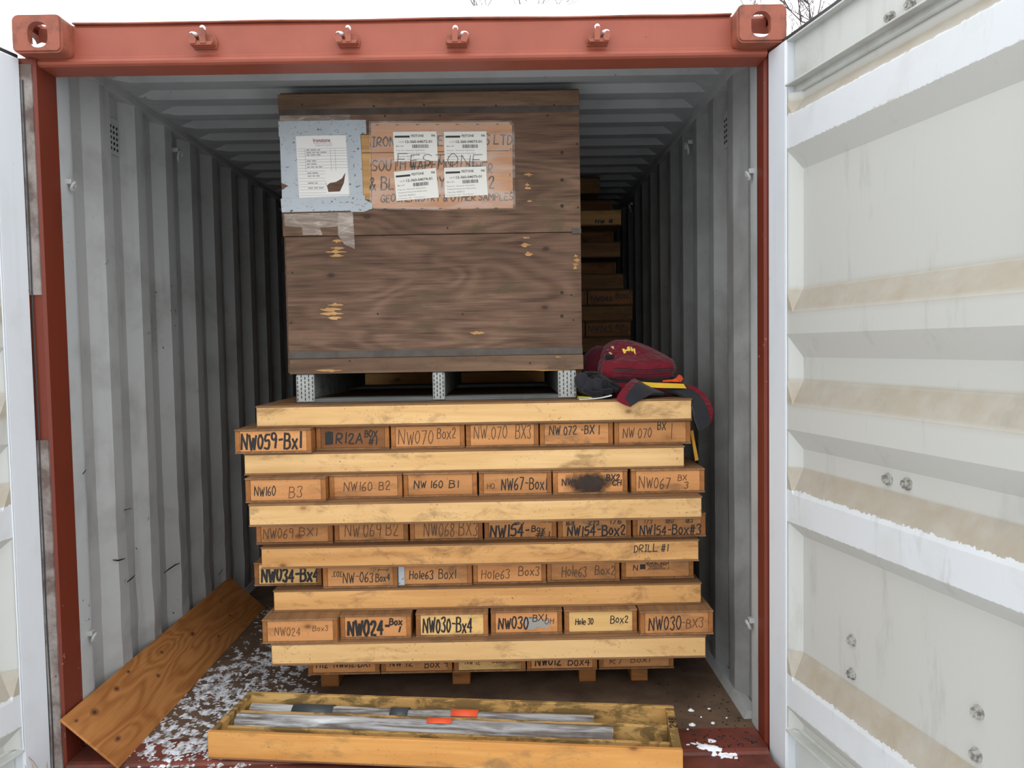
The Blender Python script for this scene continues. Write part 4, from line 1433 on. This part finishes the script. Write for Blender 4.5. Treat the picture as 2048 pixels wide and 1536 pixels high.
# document text
mb = MB()
T = lambda x_, y_: (x_ + (y_ - 272) * 0.055, y_ - (x_ - 590) * 0.02)
printed(mb, 'Ironstone', 626, 660, 278, 285.5, .0018, True, T)
obj('heading', mb, M['print_red'], doc)
mb = MB()
printed(mb, 'CHAIN OF CUSTODY', 630, 664, 290.5, 293.5, .0018, False, T)
rl = random.Random(8)
for yy in (298, 303, 308, 313, 320, 325, 331, 337, 343, 349, 357, 363, 369, 374, 380, 386, 391):
    rect(mb, 593, 693 if yy < 342 or yy > 388 else 646, yy, yy + .5, .0018, T)
for xx in (608, 659, 668):
    rect(mb, xx, xx + .5, 299, 343, .0018, T)
for yy, n_ in ((300, 3), (305, 4), (310, 3), (322, 2), (328, 2), (334, 4), (346, 2), (352, 3), (366, 2), (376, 3)):
    xx = 611
    for k in range(n_):
        ww = rl.uniform(5, 12)
        if xx + ww > 645 and yy > 340:
            break
        rect(mb, xx, xx + ww, yy, yy + 1.7, .0018, T)
        xx += ww + 2
printed(mb, 'RESOURCES', 627, 663, 286.6, 288.6, .0018, False, T)
obj('printed_form', mb, M['print_grey'], doc)
# torn flap hanging in the document's tear
# four stickers
stick = [((786, 264), (873, 263), (876, 322), (789, 323), '12-360-04072-01'), ((888, 264), (973, 263), (974, 322), (889, 323), '12-360-04073-01'),
         ((788, 344), (872, 336), (878, 395), (793, 402), '12-360-04074-01'), ((888, 336), (972, 333), (976, 390), (890, 395), '12-360-04075-01')]
for (tl, trr, br, bl, num) in stick:
    st = sheet('lot_sticker', [tl, trr, br, bl], 0.0022, M['label'], crate)

    def T(u, v, tl=tl, trr=trr, br=br, bl=bl):
        u /= 87.0
        v /= 59.0
        return tuple((tl[k] * (1 - u) + trr[k] * u) * (1 - v) + (bl[k] * (1 - u) + br[k] * u) * v for k in (0, 1))
    mb = MB()
    rect(mb, 3, 33, 8, 12, .0032, T)
    printed(mb, 'FESTONE', 36, 61, 6, 11, .0032, True, T)
    printed(mb, '06', 76, 84, 6, 10.5, .0032, True, T)
    printed(mb, num, 24, 77, 17.5, 23, .0032, True, T)
    xx = 37
    while xx < 69:
        ww = rl.choice((.5, .5, .9, 1.3))
        rect(mb, xx, xx + ww, 26, 33, .0032, T)
        xx += ww + rl.choice((.5, .8))
    obj('sticker_print', mb, M['print'], st)
    mb = MB()
    printed(mb, 'Lot ID', 11, 21, 18.5, 22, .0032, False, T)
    printed(mb, 'Box 1 of 1', 5, 20, 27, 30.5, .0032, True, T)
    printed(mb, 'Prep Loc  Vancouver Exploration', 5, 62, 36, 39.5, .0032, False, T)
    printed(mb, 'Analytical Vancouver Exploration', 5, 64, 42, 45.5, .0032, False, T)
    printed(mb, 'Date Rec 06/09/12', 6, 40, 48, 51, .0032, False, T)
    printed(mb, '# Samples 100   Tote Board', 3, 58, 54, 57, .0032, False, T)
    obj('small_print', mb, M['print_grey'], st)
mb = MB()
pa, pb = at(796, 334, YC), at(963, 308, YC)
write(mb, 'FESTONE', lambda u, v, l_: (u, YC - .0034 - l_, v), pa.x, pb.x, pa.z, pb.z, .0022, random.Random(2))
obj('pen_writing', mb, M['ink_grey'], crate)

# ------------------------------------------------------------------ backpack, gloves, notebook
def rings_mesh(rings, n=56, wr=0.0, seed=0.0, cap=True):
    """rings: (z, cx, cy, rx, ry, power)"""
    mb = MB()
    for (z_, cx_, cy_, rx_, ry_, pw) in rings:
        for k in range(n):
            a = 2 * math.pi * k / n
            ca, sa = math.cos(a), math.sin(a)
            x_ = math.copysign(abs(ca) ** (2 / pw), ca) * rx_
            y_ = math.copysign(abs(sa) ** (2 / pw), sa) * ry_
            q = 1 + wr * (noise.noise(Vector((ca * 2.2 + seed, sa * 2.2, z_ * 14))) + 0.5 * noise.noise(Vector((ca * 5 + seed, sa * 5, z_ * 30))))
            mb.v.append((cx_ + x_ * q, cy_ + y_ * q, z_ + wr * 0.06 * noise.noise(Vector((ca * 3, sa * 3 + seed, 4)))))
    m_ = len(rings)
    for a in range(m_ - 1):
        for k in range(n):
            mb.f.append((a * n + k, a * n + (k + 1) % n, (a + 1) * n + (k + 1) % n, (a + 1) * n + k))
    mb.f += [tuple(range(n))[::-1], tuple((m_ - 1) * n + k for k in range(n))]
    mb.mi = [0] * len(mb.f)
    return mb


def smooth_path(pts, m_=6):
    P = [Vector(p) for p in pts]
    out = []
    for k in range(len(P) - 1):
        a, b_, c_, d_ = P[max(k - 1, 0)], P[k], P[k + 1], P[min(k + 2, len(P) - 1)]
        for j in range(m_):
            t_ = j / m_
            out.append(0.5 * ((2 * b_) + (c_ - a) * t_ + (2 * a - 5 * b_ + 4 * c_ - d_) * t_ ** 2 + (3 * b_ - a - 3 * c_ + d_) * t_ ** 3))
    out.append(P[-1])
    return out


bp = thing('backpack', (0.845, 0.55, ZTOP), 0, 'maroon backpack with yellow HH logo lying on the stack beside the crate', 'backpack')
Z = ZTOP
low = rings_mesh([(Z + .001, .845, .55, .16, .12, 3.2), (Z + .012, .845, .55, .178, .138, 3.2), (Z + .035, .848, .552, .186, .145, 3.4), (Z + .055, .848, .552, .184, .142, 3.4), (Z + .066, .846, .552, .168, .125, 3.2)], 64, .03, 2)
obj('back_section', low, M['maroon'], bp, smooth=True)
pad = rings_mesh([(Z + .058, .842, .545, .160, .128, 3), (Z + .066, .845, .545, .170, .138, 3), (Z + .074, .845, .545, .165, .130, 3)], 48, .02, 7)
obj('back_padding', pad, M['black_web'], bp, smooth=True)
top = rings_mesh([(Z + .070, .842, .545, .135, .125, 3.4), (Z + .076, .842, .545, .150, .146, 3.4), (Z + .092, .843, .545, .156, .154, 3.5), (Z + .112, .843, .546, .157, .156, 3.5), (Z + .130, .843, .550, .155, .152, 3.4),
                  (Z + .144, .842, .556, .150, .144, 3.2), (Z + .153, .838, .568, .141, .128, 2.9), (Z + .166, .830, .580, .130, .116, 2.6), (Z + .182, .820, .590, .114, .106, 2.4), (Z + .198, .811, .598, .094, .094, 2.3), (Z + .212, .804, .604, .070, .078, 2.2), (Z + .223, .800, .608, .044, .054, 2.1), (Z + .229, .798, .61, .018, .022, 2)], 80, .060, 5)
body = obj('main_compartment', top, M['maroon'], bp, smooth=True)
tv = [Vector(v) for v in top.v]
bvh = BVHTree.FromPolygons(tv, top.f)


def on_bag(px, py, lift=0.0015):
    p0 = at(px, py, 0.2)
    hit, nr, _, _ = bvh.ray_cast(CAM, (p0 - CAM).normalized())
    if hit is None:
        p = at(px, py, 0.5)
        return p
    if nr.dot(hit - CAM) > 0:
        nr = -nr
    return hit + nr * lift


for (y0_, dz, rr) in ((736, 0, .0028), (740, 0, .0022), (745, 0, .0028), (752.5, 0, .0040)):
    path = [on_bag(x_, y0_ - (x_ - 1280) * .006 + 3.2 * math.exp(-((x_ - 1290) / 35) ** 2) * (1 if y0_ < 750 else .3), .001) for x_ in range(1228, 1352, 6)]
    q = MB()
    q.tube(path, rr, 6)
    obj('zip_piping', q, M['maroon_trim'] if y0_ != 740 else M['black_web'], body, smooth=True)
# logo
LH1 = [[(1244, 699), (1248.3, 697.3), (1252.2, 706.2), (1248, 708)], [(1253.4, 695.3), (1258.4, 693.4), (1261.4, 701.6), (1256.8, 703.6)], [(1247.6, 701.2), (1256.4, 698.0), (1257.8, 701.2), (1249.0, 704.6)],
       [(1260.6, 694), (1264.2, 695.5), (1265.6, 704.4), (1262.2, 702.8)], [(1266.4, 697), (1270.2, 698.5), (1271.6, 710.6), (1268, 706.2)], [(1263.6, 698.2), (1267.8, 700), (1268.4, 703.2), (1264.2, 701.6)]]
lg = MB()
for poly in LH1:
    bm_ = [on_bag(a, b_, .002) for a, b_ in poly]
    n = len(bm_)
    c_ = sum(bm_, Vector()) / n
    lg.add(bm_, [tuple(range(n))])
obj('logo', lg, M['logo'], body)
# small loop of strap at the left of the bag with pale reflective dashes
lp = rings_mesh([(Z + .06, .680, .60, .040, .05, 2.4), (Z + .09, .678, .60, .050, .06, 2.4), (Z + .13, .680, .605, .052, .06, 2.3), (Z + .165, .690, .615, .05, .055, 2.2), (Z + .19, .705, .62, .04, .042, 2), (Z + .205, .715, .625, .016, .016, 2)], 40, .10, 3)
lo = obj('top_pocket', lp, M['maroon_trim'], bp, smooth=True)
dash = MB()
tvl = BVHTree.FromPolygons([Vector(v) for v in lp.v], lp.f)
for quad in ([(1207, 694), (1211, 692.5), (1218, 699), (1214, 700.5)], [(1221, 693.5), (1227, 691.5), (1228.5, 697), (1226, 698)], [(1217, 705), (1220, 703.8), (1225, 707.5), (1222, 709.5)]):
    vv = []
    for a, b_ in quad:
        p0 = at(a, b_, .2)
        best = None
        for tree in (tvl, bvh):
            h_, nr, _, dd = tree.ray_cast(CAM, (p0 - CAM).normalized())
            if h_ is not None and (best is None or dd < best[1]):
                best = (h_ - (p0 - CAM).normalized() * .003, dd)
        vv.append(best[0] if best else at(a, b_, .55))
    dash.add(vv, [(0, 1, 2, 3)])
obj('reflective_dashes', dash, flat('pale_reflective_tape', srgb(206, 190, 150), .5), lo)
bk = MB()
p = at(1218, 713, .47)
bk.cbox(p.x - .018, p.x + .018, p.y - .02, p.y + .03, p.z - .010, p.z + .008, .004)
obj('buckle', bk, M['black_knit'], bp)


def strap(name_, A, B, th, mat):
    q = MB()
    q.loft(smooth_path([at(*a) for a in A]), smooth_path([at(*b_) for b_ in B]), th)
    return obj(name_, q, mat, bp, smooth=False)


# folded shoulder strap at the front
strap('shoulder_strap', [(1330, 786, .40), (1305, 786, .33), (1282, 800, .275), (1262, 813, .262)], [(1290, 768, .40), (1277, 765, .33), (1262, 778, .272), (1251, 795, .262)], .012, M['black_web'])
strap('strap_edge', [(1290, 767, .405), (1277, 764, .34), (1262, 777, .276), (1251, 795, .264), (1257, 807, .262), (1262, 813.5, .262)], [(1270, 757, .405), (1262, 760, .345), (1245, 777, .285), (1233, 798, .270), (1245, 808, .266), (1262, 814.5, .264)], .009, M['maroon'])
# long strap hanging over the end of the stack
strap('hip_strap', [(1318, 786, .42), (1345, 787, .40), (1368, 797, .36), (1384, 818, .292), (1389, 840, .285), (1396, 860, .285)], [(1350, 776, .42), (1375, 780, .40), (1398, 795, .36), (1413, 820, .292), (1418, 846, .285), (1399, 860.5, .285)], .012, M['black_web'])
strap('strap_edge', [(1350, 776, .42), (1375, 780, .40), (1398, 795, .36), (1413, 820, .292), (1418, 846, .287)], [(1362, 773, .42), (1388, 777, .40), (1410, 792, .36), (1424, 822, .294), (1419, 848, .287)], .011, M['maroon'])
strap('yellow_trim', [(1277, 763, .395), (1310, 765.5, .386), (1340, 766.5, .386), (1367, 767.5, .392)], [(1297, 774, .383), (1315, 775.5, .381), (1340, 776, .381), (1373, 776.5, .386)], .004, M['yellow'])
q = MB()
q.loft([at(1340, 763, .40), at(1352, 756, .40), at(1358, 749, .42), at(1363, 751, .43)], [at(1358, 764, .40), at(1362, 763, .39), at(1366, 759, .41), at(1367, 757, .43)], .006)
q.loft([at(1325, 761, .41), at(1340, 759, .41), at(1352, 760, .41)], [at(1326, 764, .41), at(1341, 763.5, .41), at(1354, 764, .41)], .004)
obj('orange_tab', q, M['orange'], bp)
q = MB()
q.loft(smooth_path([at(1380, 862, .345), at(1384, 885, .345), at(1390, 922, .33)]), smooth_path([at(1386, 860, .345), at(1390, 885, .345), at(1397, 920, .33)]), .003)
obj('dangling_webbing', q, M['yellow_strap'], bp)

# gloves: one black work glove bunched up, knuckle pads to the front
gl = thing('work_glove', (at(1192, 790, .38).x, .40, ZTOP), 0, 'black work glove with padded knuckles lying between crate and backpack', 'glove')
gx = lambda a: at(a, 770, .40).x
g0 = rings_mesh([(Z + .018, gx(1196), .42, .060, .050, 2.4), (Z + .028, gx(1195), .42, .074, .060, 2.5), (Z + .050, gx(1193), .425, .072, .060, 2.4), (Z + .072, gx(1188), .44, .060, .052, 2.2), (Z + .090, gx(1184), .455, .044, .042, 2.1), (Z + .102, gx(1182), .465, .022, .022, 2)], 48, .10, 8)
obj('palm', g0, M['black_knit'], gl, smooth=True)
for (a, b_, r) in ((1163, 762, 15), (1175, 772, 15), (1194, 770, 13), (1210, 768, 10)):
    p = at(a, b_, .372)
    q = MB()
    q.sphere(p, r / 520, .020, r / 520 * 1.15, 14, 9)
    obj('knuckle_pad', q, M['black_web'] if r > 12 else M['black_knit'], gl, smooth=True)
for k, (pts, r) in enumerate((([(1168, 780, .37), (1185, 788, .345), (1204, 787, .345)], .011), ([(1180, 784, .38), (1202, 784, .355), (1224, 781, .36)], .011),
                              ([(1200, 776, .40), (1220, 776, .38), (1236, 782, .37)], .010), ([(1208, 768, .41), (1226, 768, .40), (1240, 778, .385)], .009), ([(1165, 755, .40), (1180, 748, .42), (1200, 752, .44)], .011))):
    q = MB()
    q.tube(smooth_path([at(*p_) for p_ in pts], 5), [r] * 10 + [r * .7], 10)
    obj('finger', q, M['black_knit'], gl, smooth=True)
nb = thing('notebook', (at(1190, 797, .34).x, .36, ZTOP), 0, 'small notebook with white pages and yellow cover under the black glove', 'notebook')


def page(z_, x0_, x1_, y0_, y1_, curl, th, mat, nm):
    A, B = [], []
    for k in range(11):
        u = k / 10
        A.append((x0_ + (x1_ - x0_) * u, y0_ + 0.01 * u, z_ + curl * u ** 3))
        B.append((x0_ + (x1_ - x0_) * u, y1_, z_ + curl * u ** 3))
    q = MB()
    q.loft(B, A, th)
    return obj(nm, q, mat, nb)


X0, X1 = at(1158, 797, .33).x, at(1224, 790, .33).x
page(Z + .0045, X0, X1, .325, .41, .012, .004, M['paper'], 'pages')
page(Z + .010, X0 - .001, X0 + .05, .328, .40, -.001, .003, flat('yellow_green_cover', srgb(206, 196, 62), .5), 'cover')
page(Z + .0008, X0, X1, .327, .41, .001, .0006, M['print'], 'back_cover')

# ------------------------------------------------------------------ plywood lid leaning on the left wall
A0, A1 = Vector((-0.978, -0.150, 0.0015)), Vector((-0.985, 1.440, 0.0015))
B0, B1 = Vector((-1.160, -0.165, 0.163)), Vector((-1.160, 1.420, 0.163))
ex = (A1 - A0).normalized()
ey = ((B0 + B1) / 2 - (A0 + A1) / 2)
ey = (ey - ex * ey.dot(ex)).normalized()
ez = ex.cross(ey)
Lb, Wb = 1.59, 0.248
lidm = Matrix((ex, ey, ez)).transposed().to_4x4()
lidm.translation = A0
q = MB()
q.cbox(0, Lb, 0, Wb, -0.008, 0.0, 0.001)
lb = obj('plywood_board', q, M['plyboard'])
lb.matrix_world = lidm
MW[lb.name] = lidm
tag(lb, 'loose brown plywood board with knots leaning against the left wall', 'plywood board')
kt_ = NT('plywood_knot', 0.7)
gsp = kt_.n('ShaderNodeSeparateXYZ')
kt_.l(kt_.n('ShaderNodeTexCoord').outputs['Generated'], gsp.inputs[0])
ka = kt_.math('MULTIPLY_ADD', gsp.outputs[0], 2.0, -1.0)
kb = kt_.math('MULTIPLY_ADD', gsp.outputs[1], 2.0, -1.0)
kd = kt_.math('SQRT', kt_.math('ADD', kt_.math('MULTIPLY', ka, ka), kt_.math('MULTIPLY', kb, kb)))
kt_.color(kt_.ramp(kd, [(0.0, srgb(96, 56, 32)), (0.38, srgb(70, 42, 26)), (0.5, srgb(150, 98, 56)), (0.75, srgb(132, 82, 44)), (1.0, srgb(164, 110, 62))]))
rk = random.Random(6)
for (u, v, r) in ((.10, .07, .012), (.13, .19, .016), (.30, .20, .012), (.42, .22, .010), (.52, .13, .011), (.66, .19, .010), (.92, .16, .013), (1.05, .07, .009), (1.27, .10, .012), (1.32, .18, .008), (.04, .21, .007)):
    q = MB()
    n = 16
    e_ = rk.uniform(1.1, 1.9)
    q.add([(u + r * e_ * math.cos(2 * math.pi * k / n) * rk.uniform(.85, 1.12), v + r * math.sin(2 * math.pi * k / n) * rk.uniform(.85, 1.12), (0.0006 if ez.z > 0 else -0.0086)) for k in range(n)], [tuple(range(n))])
    obj('knot', q, kt_.m, lb, local=True)

# ------------------------------------------------------------------ open core box on the sill
OB = thing('open_core_box', (0.088, -0.045, 0.0025), math.radians(-6.7), 'open wooden core box without lid lying on the red sill', 'core box')
OL, OW, OH = 1.555, 0.312, 0.092


def ob(name_, x0, x1, y0, y1, z0, z1, mat, c=.0015, par=OB):
    q = MB()
    q.cbox(x0, x1, y0, y1, z0, z1, c)
    return obj(name_, q, mat, par, local=True)


M['pine_open'] = wood('mud_splashed_pine', srgb(206, 168, 104), srgb(176, 134, 76), srgb(104, 66, 38), 0, 20, False, srgb(96, 78, 46), 0.05, slo=0.46, shi=0.54, sam=0.8)
M['pine_front'] = wood('orange_pine_front_board', srgb(214, 160, 92), srgb(190, 130, 66), srgb(104, 66, 38), 0, 18, True, srgb(130, 104, 70), 0.0)
ob('side_board', -OL / 2, OL / 2, -OW / 2, -OW / 2 + .018, .006, OH, M['pine_front'])
ob('side_board', -OL / 2, OL / 2, OW / 2 - .018, OW / 2, .006, OH, M['pine_open'])
eb = ob('end_board', -OL / 2 + .001, -OL / 2 + .019, -OW / 2 + .018, OW / 2 - .018, .006, OH - .002, M['pine_open'])
eb2 = ob('end_board', OL / 2 - .030, OL / 2 - .001, -OW / 2 + .018, OW / 2 - .018, .006, OH - .002, M['pine_open'])
ob('bottom_panel', -OL / 2, OL / 2, -OW / 2, OW / 2, 0.0, .006, M['plylid'])
ob('divider', -OL / 2 + .019, OL / 2 - .030, -.058, -.044, .006, .062, M['pine_open'])
ob('divider', -OL / 2 + .019, OL / 2 - .030, .040, .054, .006, .070, M['pine_open'])
mb = MB()
write(mb, '298', lambda u, v, l_: (OL / 2 - .015 - v, u, OH - .002 + l_), -.006, .062, -.011, .011, .005, random.Random(1))
obj('handwriting', mb, M['ink'], OB, local=True)


def core_sample(label, x0, x1, yc, zc, r, wrap_r, extra):
    t_ = thing('wrapped_core_sample', MW[OB.name] @ Vector(((x0 + x1) / 2, yc, zc - r)), math.radians(-6.7), label, 'core sample', 'wrapped cores in the open box')
    MWt = MW[OB.name].copy()
    MW[t_.name] = MW[t_.name]

    def place(mb_):
        mb_.v = [tuple(MWt @ Vector(v)) for v in mb_.v]
        return mb_
    q = MB()
    q.tube([(x0 + .004, yc, zc), (x1 - .004, yc, zc)], r, 20)
    obj('core', place(q), M['core'], t_, smooth=False)
    q = MB()
    n = 22
    m_ = 60
    for k in range(m_ + 1):
        x_ = x0 + (x1 - x0) * k / m_
        for j in range(n):
            a = 2 * math.pi * j / n
            rr = wrap_r * (1 + .05 * noise.noise(Vector((x_ * 14, math.cos(a) * 2, math.sin(a) * 2 + yc * 30))))
            rr = max(rr, r * 1.02)
            yy, zz = yc + rr * math.cos(a), zc + rr * math.sin(a)
            q.v.append((x_, yy, max(zz, zc - r * .99)))
    for k in range(m_):
        for j in range(n):
            q.f.append((k * n + j, k * n + (j + 1) % n, (k + 1) * n + (j + 1) % n, (k + 1) * n + j))
            q.mi.append(0)
    wo = obj('plastic_wrap', place(q), M['wrap'], t_, smooth=True)
    for (nm, a, b_, mat, d0, d1) in extra:
        q = MB()
        ring = [(math.cos(math.radians(d_)), math.sin(math.radians(d_))) for d_ in [d0 + (d1 - d0) * k / 10 for k in range(11)]]
        q.loft([(a, yc + wrap_r * 1.09 * c_, zc + wrap_r * 1.09 * s_) for c_, s_ in ring], [(b_, yc + wrap_r * 1.09 * c_, zc + wrap_r * 1.09 * s_) for c_, s_ in ring], .0008)
        obj(nm, place(q), mat, t_, smooth=True)
    return t_


core_sample('plastic-wrapped drill core in the middle channel of the open box', -.745, .565, -.002, .047, .036, .038, [('flagging_tape', -.065, .02, M['flag'], 62, 118)])
core_sample('plastic-wrapped drill core in the rear channel of the open box', -.74, .50, .097, .040, .030, .032, [('dark_tape', -.58, -.43, M['dark_tape'], 20, 160), ('dark_tape', -.22, -.155, M['dark_tape'], 10, 170), ('flagging_tape', -.0, .095, M['flag'], 60, 135)])
# crumpled plastic in the rear channel and the front channel
for (x0, x1, yc, wd, hh, lab) in ((.55, .735, .097, .040, .045, 'crumpled clear plastic at the right end of the open box rear channel'),
                                  (-.70, .70, -.098, .036, .020, 'flat strip of clear plastic in the empty front channel of the open box')):
    q = MB()
    nx, ny = (int((x1 - x0) / .012) + 2), 8
    for k in range(nx + 1):
        for j in range(ny + 1):
            x_, y_ = x0 + (x1 - x0) * k / nx, yc - wd + 2 * wd * j / ny
            h_ = .009 + hh * (0.5 + 0.5 * noise.noise(Vector((x_ * 28, y_ * 40, hh * 90)))) * (1 - abs(2 * j / ny - 1) ** 3)
            q.v.append(tuple(MW[OB.name] @ Vector((x_, y_, h_))))
    for k in range(nx):
        for j in range(ny):
            a = k * (ny + 1) + j
            q.f.append((a, a + 1, a + ny + 2, a + ny + 1))
            q.mi.append(0)
    tag(obj('plastic_film', q, M['wrap'], smooth=True), lab, 'plastic film')

# ------------------------------------------------------------------ snow and small debris
def snow_patch(name_, x0, x1, y0, y1, step, hfun, zfun=lambda x, y: 0.0):
    nx, ny = int((x1 - x0) / step), int((y1 - y0) / step)
    H = {}
    mb_ = MB()
    idx = {}
    for i in range(nx + 1):
        for j in range(ny + 1):
            x_, y_ = x0 + i * step, y0 + j * step
            H[i, j] = hfun(x_, y_)

    def vid(i, j):
        if (i, j) not in idx:
            idx[i, j] = len(mb_.v)
            x_, y_ = x0 + i * step, y0 + j * step
            mb_.v.append((x_, y_, zfun(x_, y_) + 0.0006 + max(H[i, j], -0.0015)))
        return idx[i, j]
    for i in range(nx):
        for j in range(ny):
            if max(H[i, j], H[i + 1, j], H[i, j + 1], H[i + 1, j + 1]) > 0:
                mb_.f.append((vid(i, j), vid(i + 1, j), vid(i + 1, j + 1), vid(i, j + 1)))
                mb_.mi.append(0)
    return obj(name_, mb_, M['snow_dirty'] if name_ == 'floor_snow' else M['snow'], smooth=True)


def sill_z(x, y):
    if y > -0.105:
        return 0.001
    if y > -0.124:
        return 0.001 - (-0.105 - y) * 0.65
    return -0.012 - (-0.124 - y) * 0.05


def h1(x, y):
    n1 = noise.noise(Vector((x * 5, y * 3.2, 0)))
    n2 = noise.noise(Vector((x * 30 + y * 16, y * 20 - x * 8, 5)))
    n3 = noise.noise(Vector((x * 100 + y * 40, y * 75 - x * 30, 2))) + 0.5 * noise.noise(Vector((x * 210, y * 150, 8)))
    e = min((x + 1.02) / .10, 1) - max(0, (x + .58) / .12) * 1.0
    near = 0.55 - max(0, (y - .15)) * 0.42
    if y < -0.02:
        near -= (-.02 - y) * 2.2
    return (0.45 * n1 + 0.85 * n2 + 0.75 * n3 + near + 0.45 * (e - 1) - 0.50) * 0.0042


tag(snow_patch('floor_snow', -1.0, -0.34, -0.24, 1.75, 0.0048, h1, lambda x, y: sill_z(x, y) if y < .035 else 0.0),
    'thin drifted snow on the floor between plywood board and stack', 'snow', kind='stuff')


def h2(x, y):
    n2 = noise.noise(Vector((x * 30, y * 30, 5)))
    n3 = noise.noise(Vector((x * 80, y * 80, 2)))
    d1 = math.hypot((x - 0.985) / .09, (y + .105 + (x - .985) * .45) / .028)
    blobs = [(.975, .175, .012), (1.045, .185, .009), (.955, .065, .012), (1.03, .075, .010), (.99, -.055, .017), (1.065, .02, .005), (1.0, .12, .004), (1.09, .11, .004), (.93, .03, .005)]
    bb = max(1 - math.hypot(x - a, y - b_) / r for a, b_, r in blobs)
    return max((1 - d1) + .5 * n2 + .4 * n3 - .25, bb + .6 * n2 + .35 * n3 - .2) * 0.008


tag(snow_patch('sill_snow', .88, 1.16, -.24, .23, .0034, h2, lambda x, y: sill_z(x, y) if y < .035 else 0.0),
    'small snow crumbs on the red sill near the right post', 'snow', kind='stuff')


def h3(x, y):
    d = max(abs(x - 1.13) / .10, abs(y + .305) / .085)
    return (1 - d ** 4) * .05 + .008 * noise.noise(Vector((x * 20, y * 20, 1))) - .004


q = snow_patch('snow_lump', 1.02, 1.24, -.40, -.20, .008, h3, lambda x, y: -.075)
tag(q, 'lump of white snow at the foot of the right door', 'snow', kind='stuff')

# snow on the roof
rs_ = MB()
nx, ny = 90, 14
for i in range(nx + 1):
    for j in range(ny + 1):
        x_ = -1.22 + 2.44 * i / nx
        v = j / ny
        y_ = -0.088 + 12.1 * v ** 2.5
        edge = min(1, v * 14) if j else 0
        hgt = (0.030 + .026 * noise.noise(Vector((x_ * 1.3, y_ * 1.1, 0))) + 0.012 * noise.noise(Vector((x_ * 5, y_ * 3, 3)))) * (edge ** .5) * (0.85 + .15 * math.cos(x_ * 1.4))
        rs_.v.append((x_, y_, 2.4215 + max(hgt, 0.0) + (0.0025 if j else -0.004)))
for i in range(nx):
    for j in range(ny):
        a = i * (ny + 1) + j
        if min(abs(rs_.v[a][0]), abs(rs_.v[a + ny + 1][0])) > 1.05 and rs_.v[a][1] < 0.03:
            continue
        rs_.f.append((a, a + ny + 1, a + ny + 2, a + 1))
        rs_.mi.append(0)
tag(obj('roof_snow', rs_, M['snow'], smooth=True), 'layer of white snow on the container roof', 'snow', kind='stuff')

# crumbs of dirt on floor and sill at the right
db = MB()
rd = random.Random(21)
for k in range(170):
    x_ = 1.14 - abs(rd.gauss(0, .12))
    y_ = rd.uniform(-.16, .75) if k % 3 else rd.uniform(-.10, .02)
    if y_ < -.02 and x_ < .92:
        continue
    if y_ > .05:
        x_ = min(x_, 1.14)
    r = rd.uniform(.0016, .0050)
    zb = sill_z(x_, y_) if y_ < .035 else 0.0
    v0 = [(x_ + r * rd.uniform(.6, 1.6) * math.cos(a), y_ + r * rd.uniform(.6, 1.6) * math.sin(a), zb) for a in (0, 1.6, 3.1, 4.7)]
    db.add(v0 + [(x_, y_, zb + r)], [(0, 1, 4), (1, 2, 4), (2, 3, 4), (3, 0, 4), (3, 2, 1, 0)])
tag(obj('floor_debris', db, M['debris']), 'black crumbs of dirt scattered on floor and sill at the right', 'debris', kind='stuff')
# dry grass sticking up by the left post
gr = MB()
rg = random.Random(9)
for k in range(14):
    p0 = Vector((rg.uniform(-1.22, -1.14), rg.uniform(-.27, -.20), -.20))
    p1 = p0 + Vector((rg.uniform(-.02, .03), rg.uniform(-.03, .02), rg.uniform(.10, .22)))
    p2 = p1 + Vector((rg.uniform(-.03, .08), rg.uniform(-.04, .02), rg.uniform(.03, .12)))
    gr.tube(smooth_path([p0, p1, p2], 4), [.0016] * 8 + [.0005], 4)
tag(obj('dry_grass', gr, M['straw']), 'dry grass stalks poking up at the foot of the left post', 'grass', kind='stuff')

# ------------------------------------------------------------------ bare trees behind the container
def bare_tree(name_, base, height, seed, label):
    rt_ = random.Random(seed)
    t_ = thing(name_, base, 0, label, 'tree', 'bare trees behind the container')
    tk = MB()
    br = MB()
    pts = [Vector(base) + Vector((rt_.uniform(-.1, .1) * k, rt_.uniform(-.1, .1) * k, height * k / 8)) for k in range(9)]
    tk.tube(pts, [0.16 * (1 - k / 8.6) + .01 for k in range(9)], 8)

    def grow(p, d, ln, r, lev):
        q_ = [p]
        for k in range(4):
            d = (d + Vector((rt_.uniform(-.28, .28), rt_.uniform(-.28, .28), rt_.uniform(-.12, .22)))).normalized()
            q_.append(q_[-1] + d * ln / 4)
        br.tube(q_, [r * (1 - .17 * k) for k in range(5)], 4 if lev else 5, cap=False)
        if lev < 3:
            for k in (1, 2, 3, 4, 4):
                dd = (d + Vector((rt_.uniform(-.9, .9), rt_.uniform(-.9, .9), rt_.uniform(-.3, .6)))).normalized()
                grow(q_[k], dd, ln * rt_.uniform(.45, .68), r * .55, lev + 1)
    for k in range(3, 9):
        for j in range(3):
            a = rt_.uniform(0, 6.28)
            grow(pts[k], Vector((math.cos(a), math.sin(a), rt_.uniform(.2, .8))).normalized(), height * rt_.uniform(.16, .24), .035, 0)
    obj('trunk', tk, M['bark'], t_)
    obj('branches', br, M['bark'], t_)
    return t_


pt = at(1625, 60, 16.0)
bare_tree('bare_tree', (pt.x + .6, 16.0, -.3), pt.z + 0.3, 4, 'bare leafless tree showing above the right corner casting')
pt = at(1010, -40, 22.0)
bare_tree('bare_tree', (pt.x, 22.0, -.3), pt.z - 2.0, 12, 'bare leafless treetop just above the middle of the roof snow')
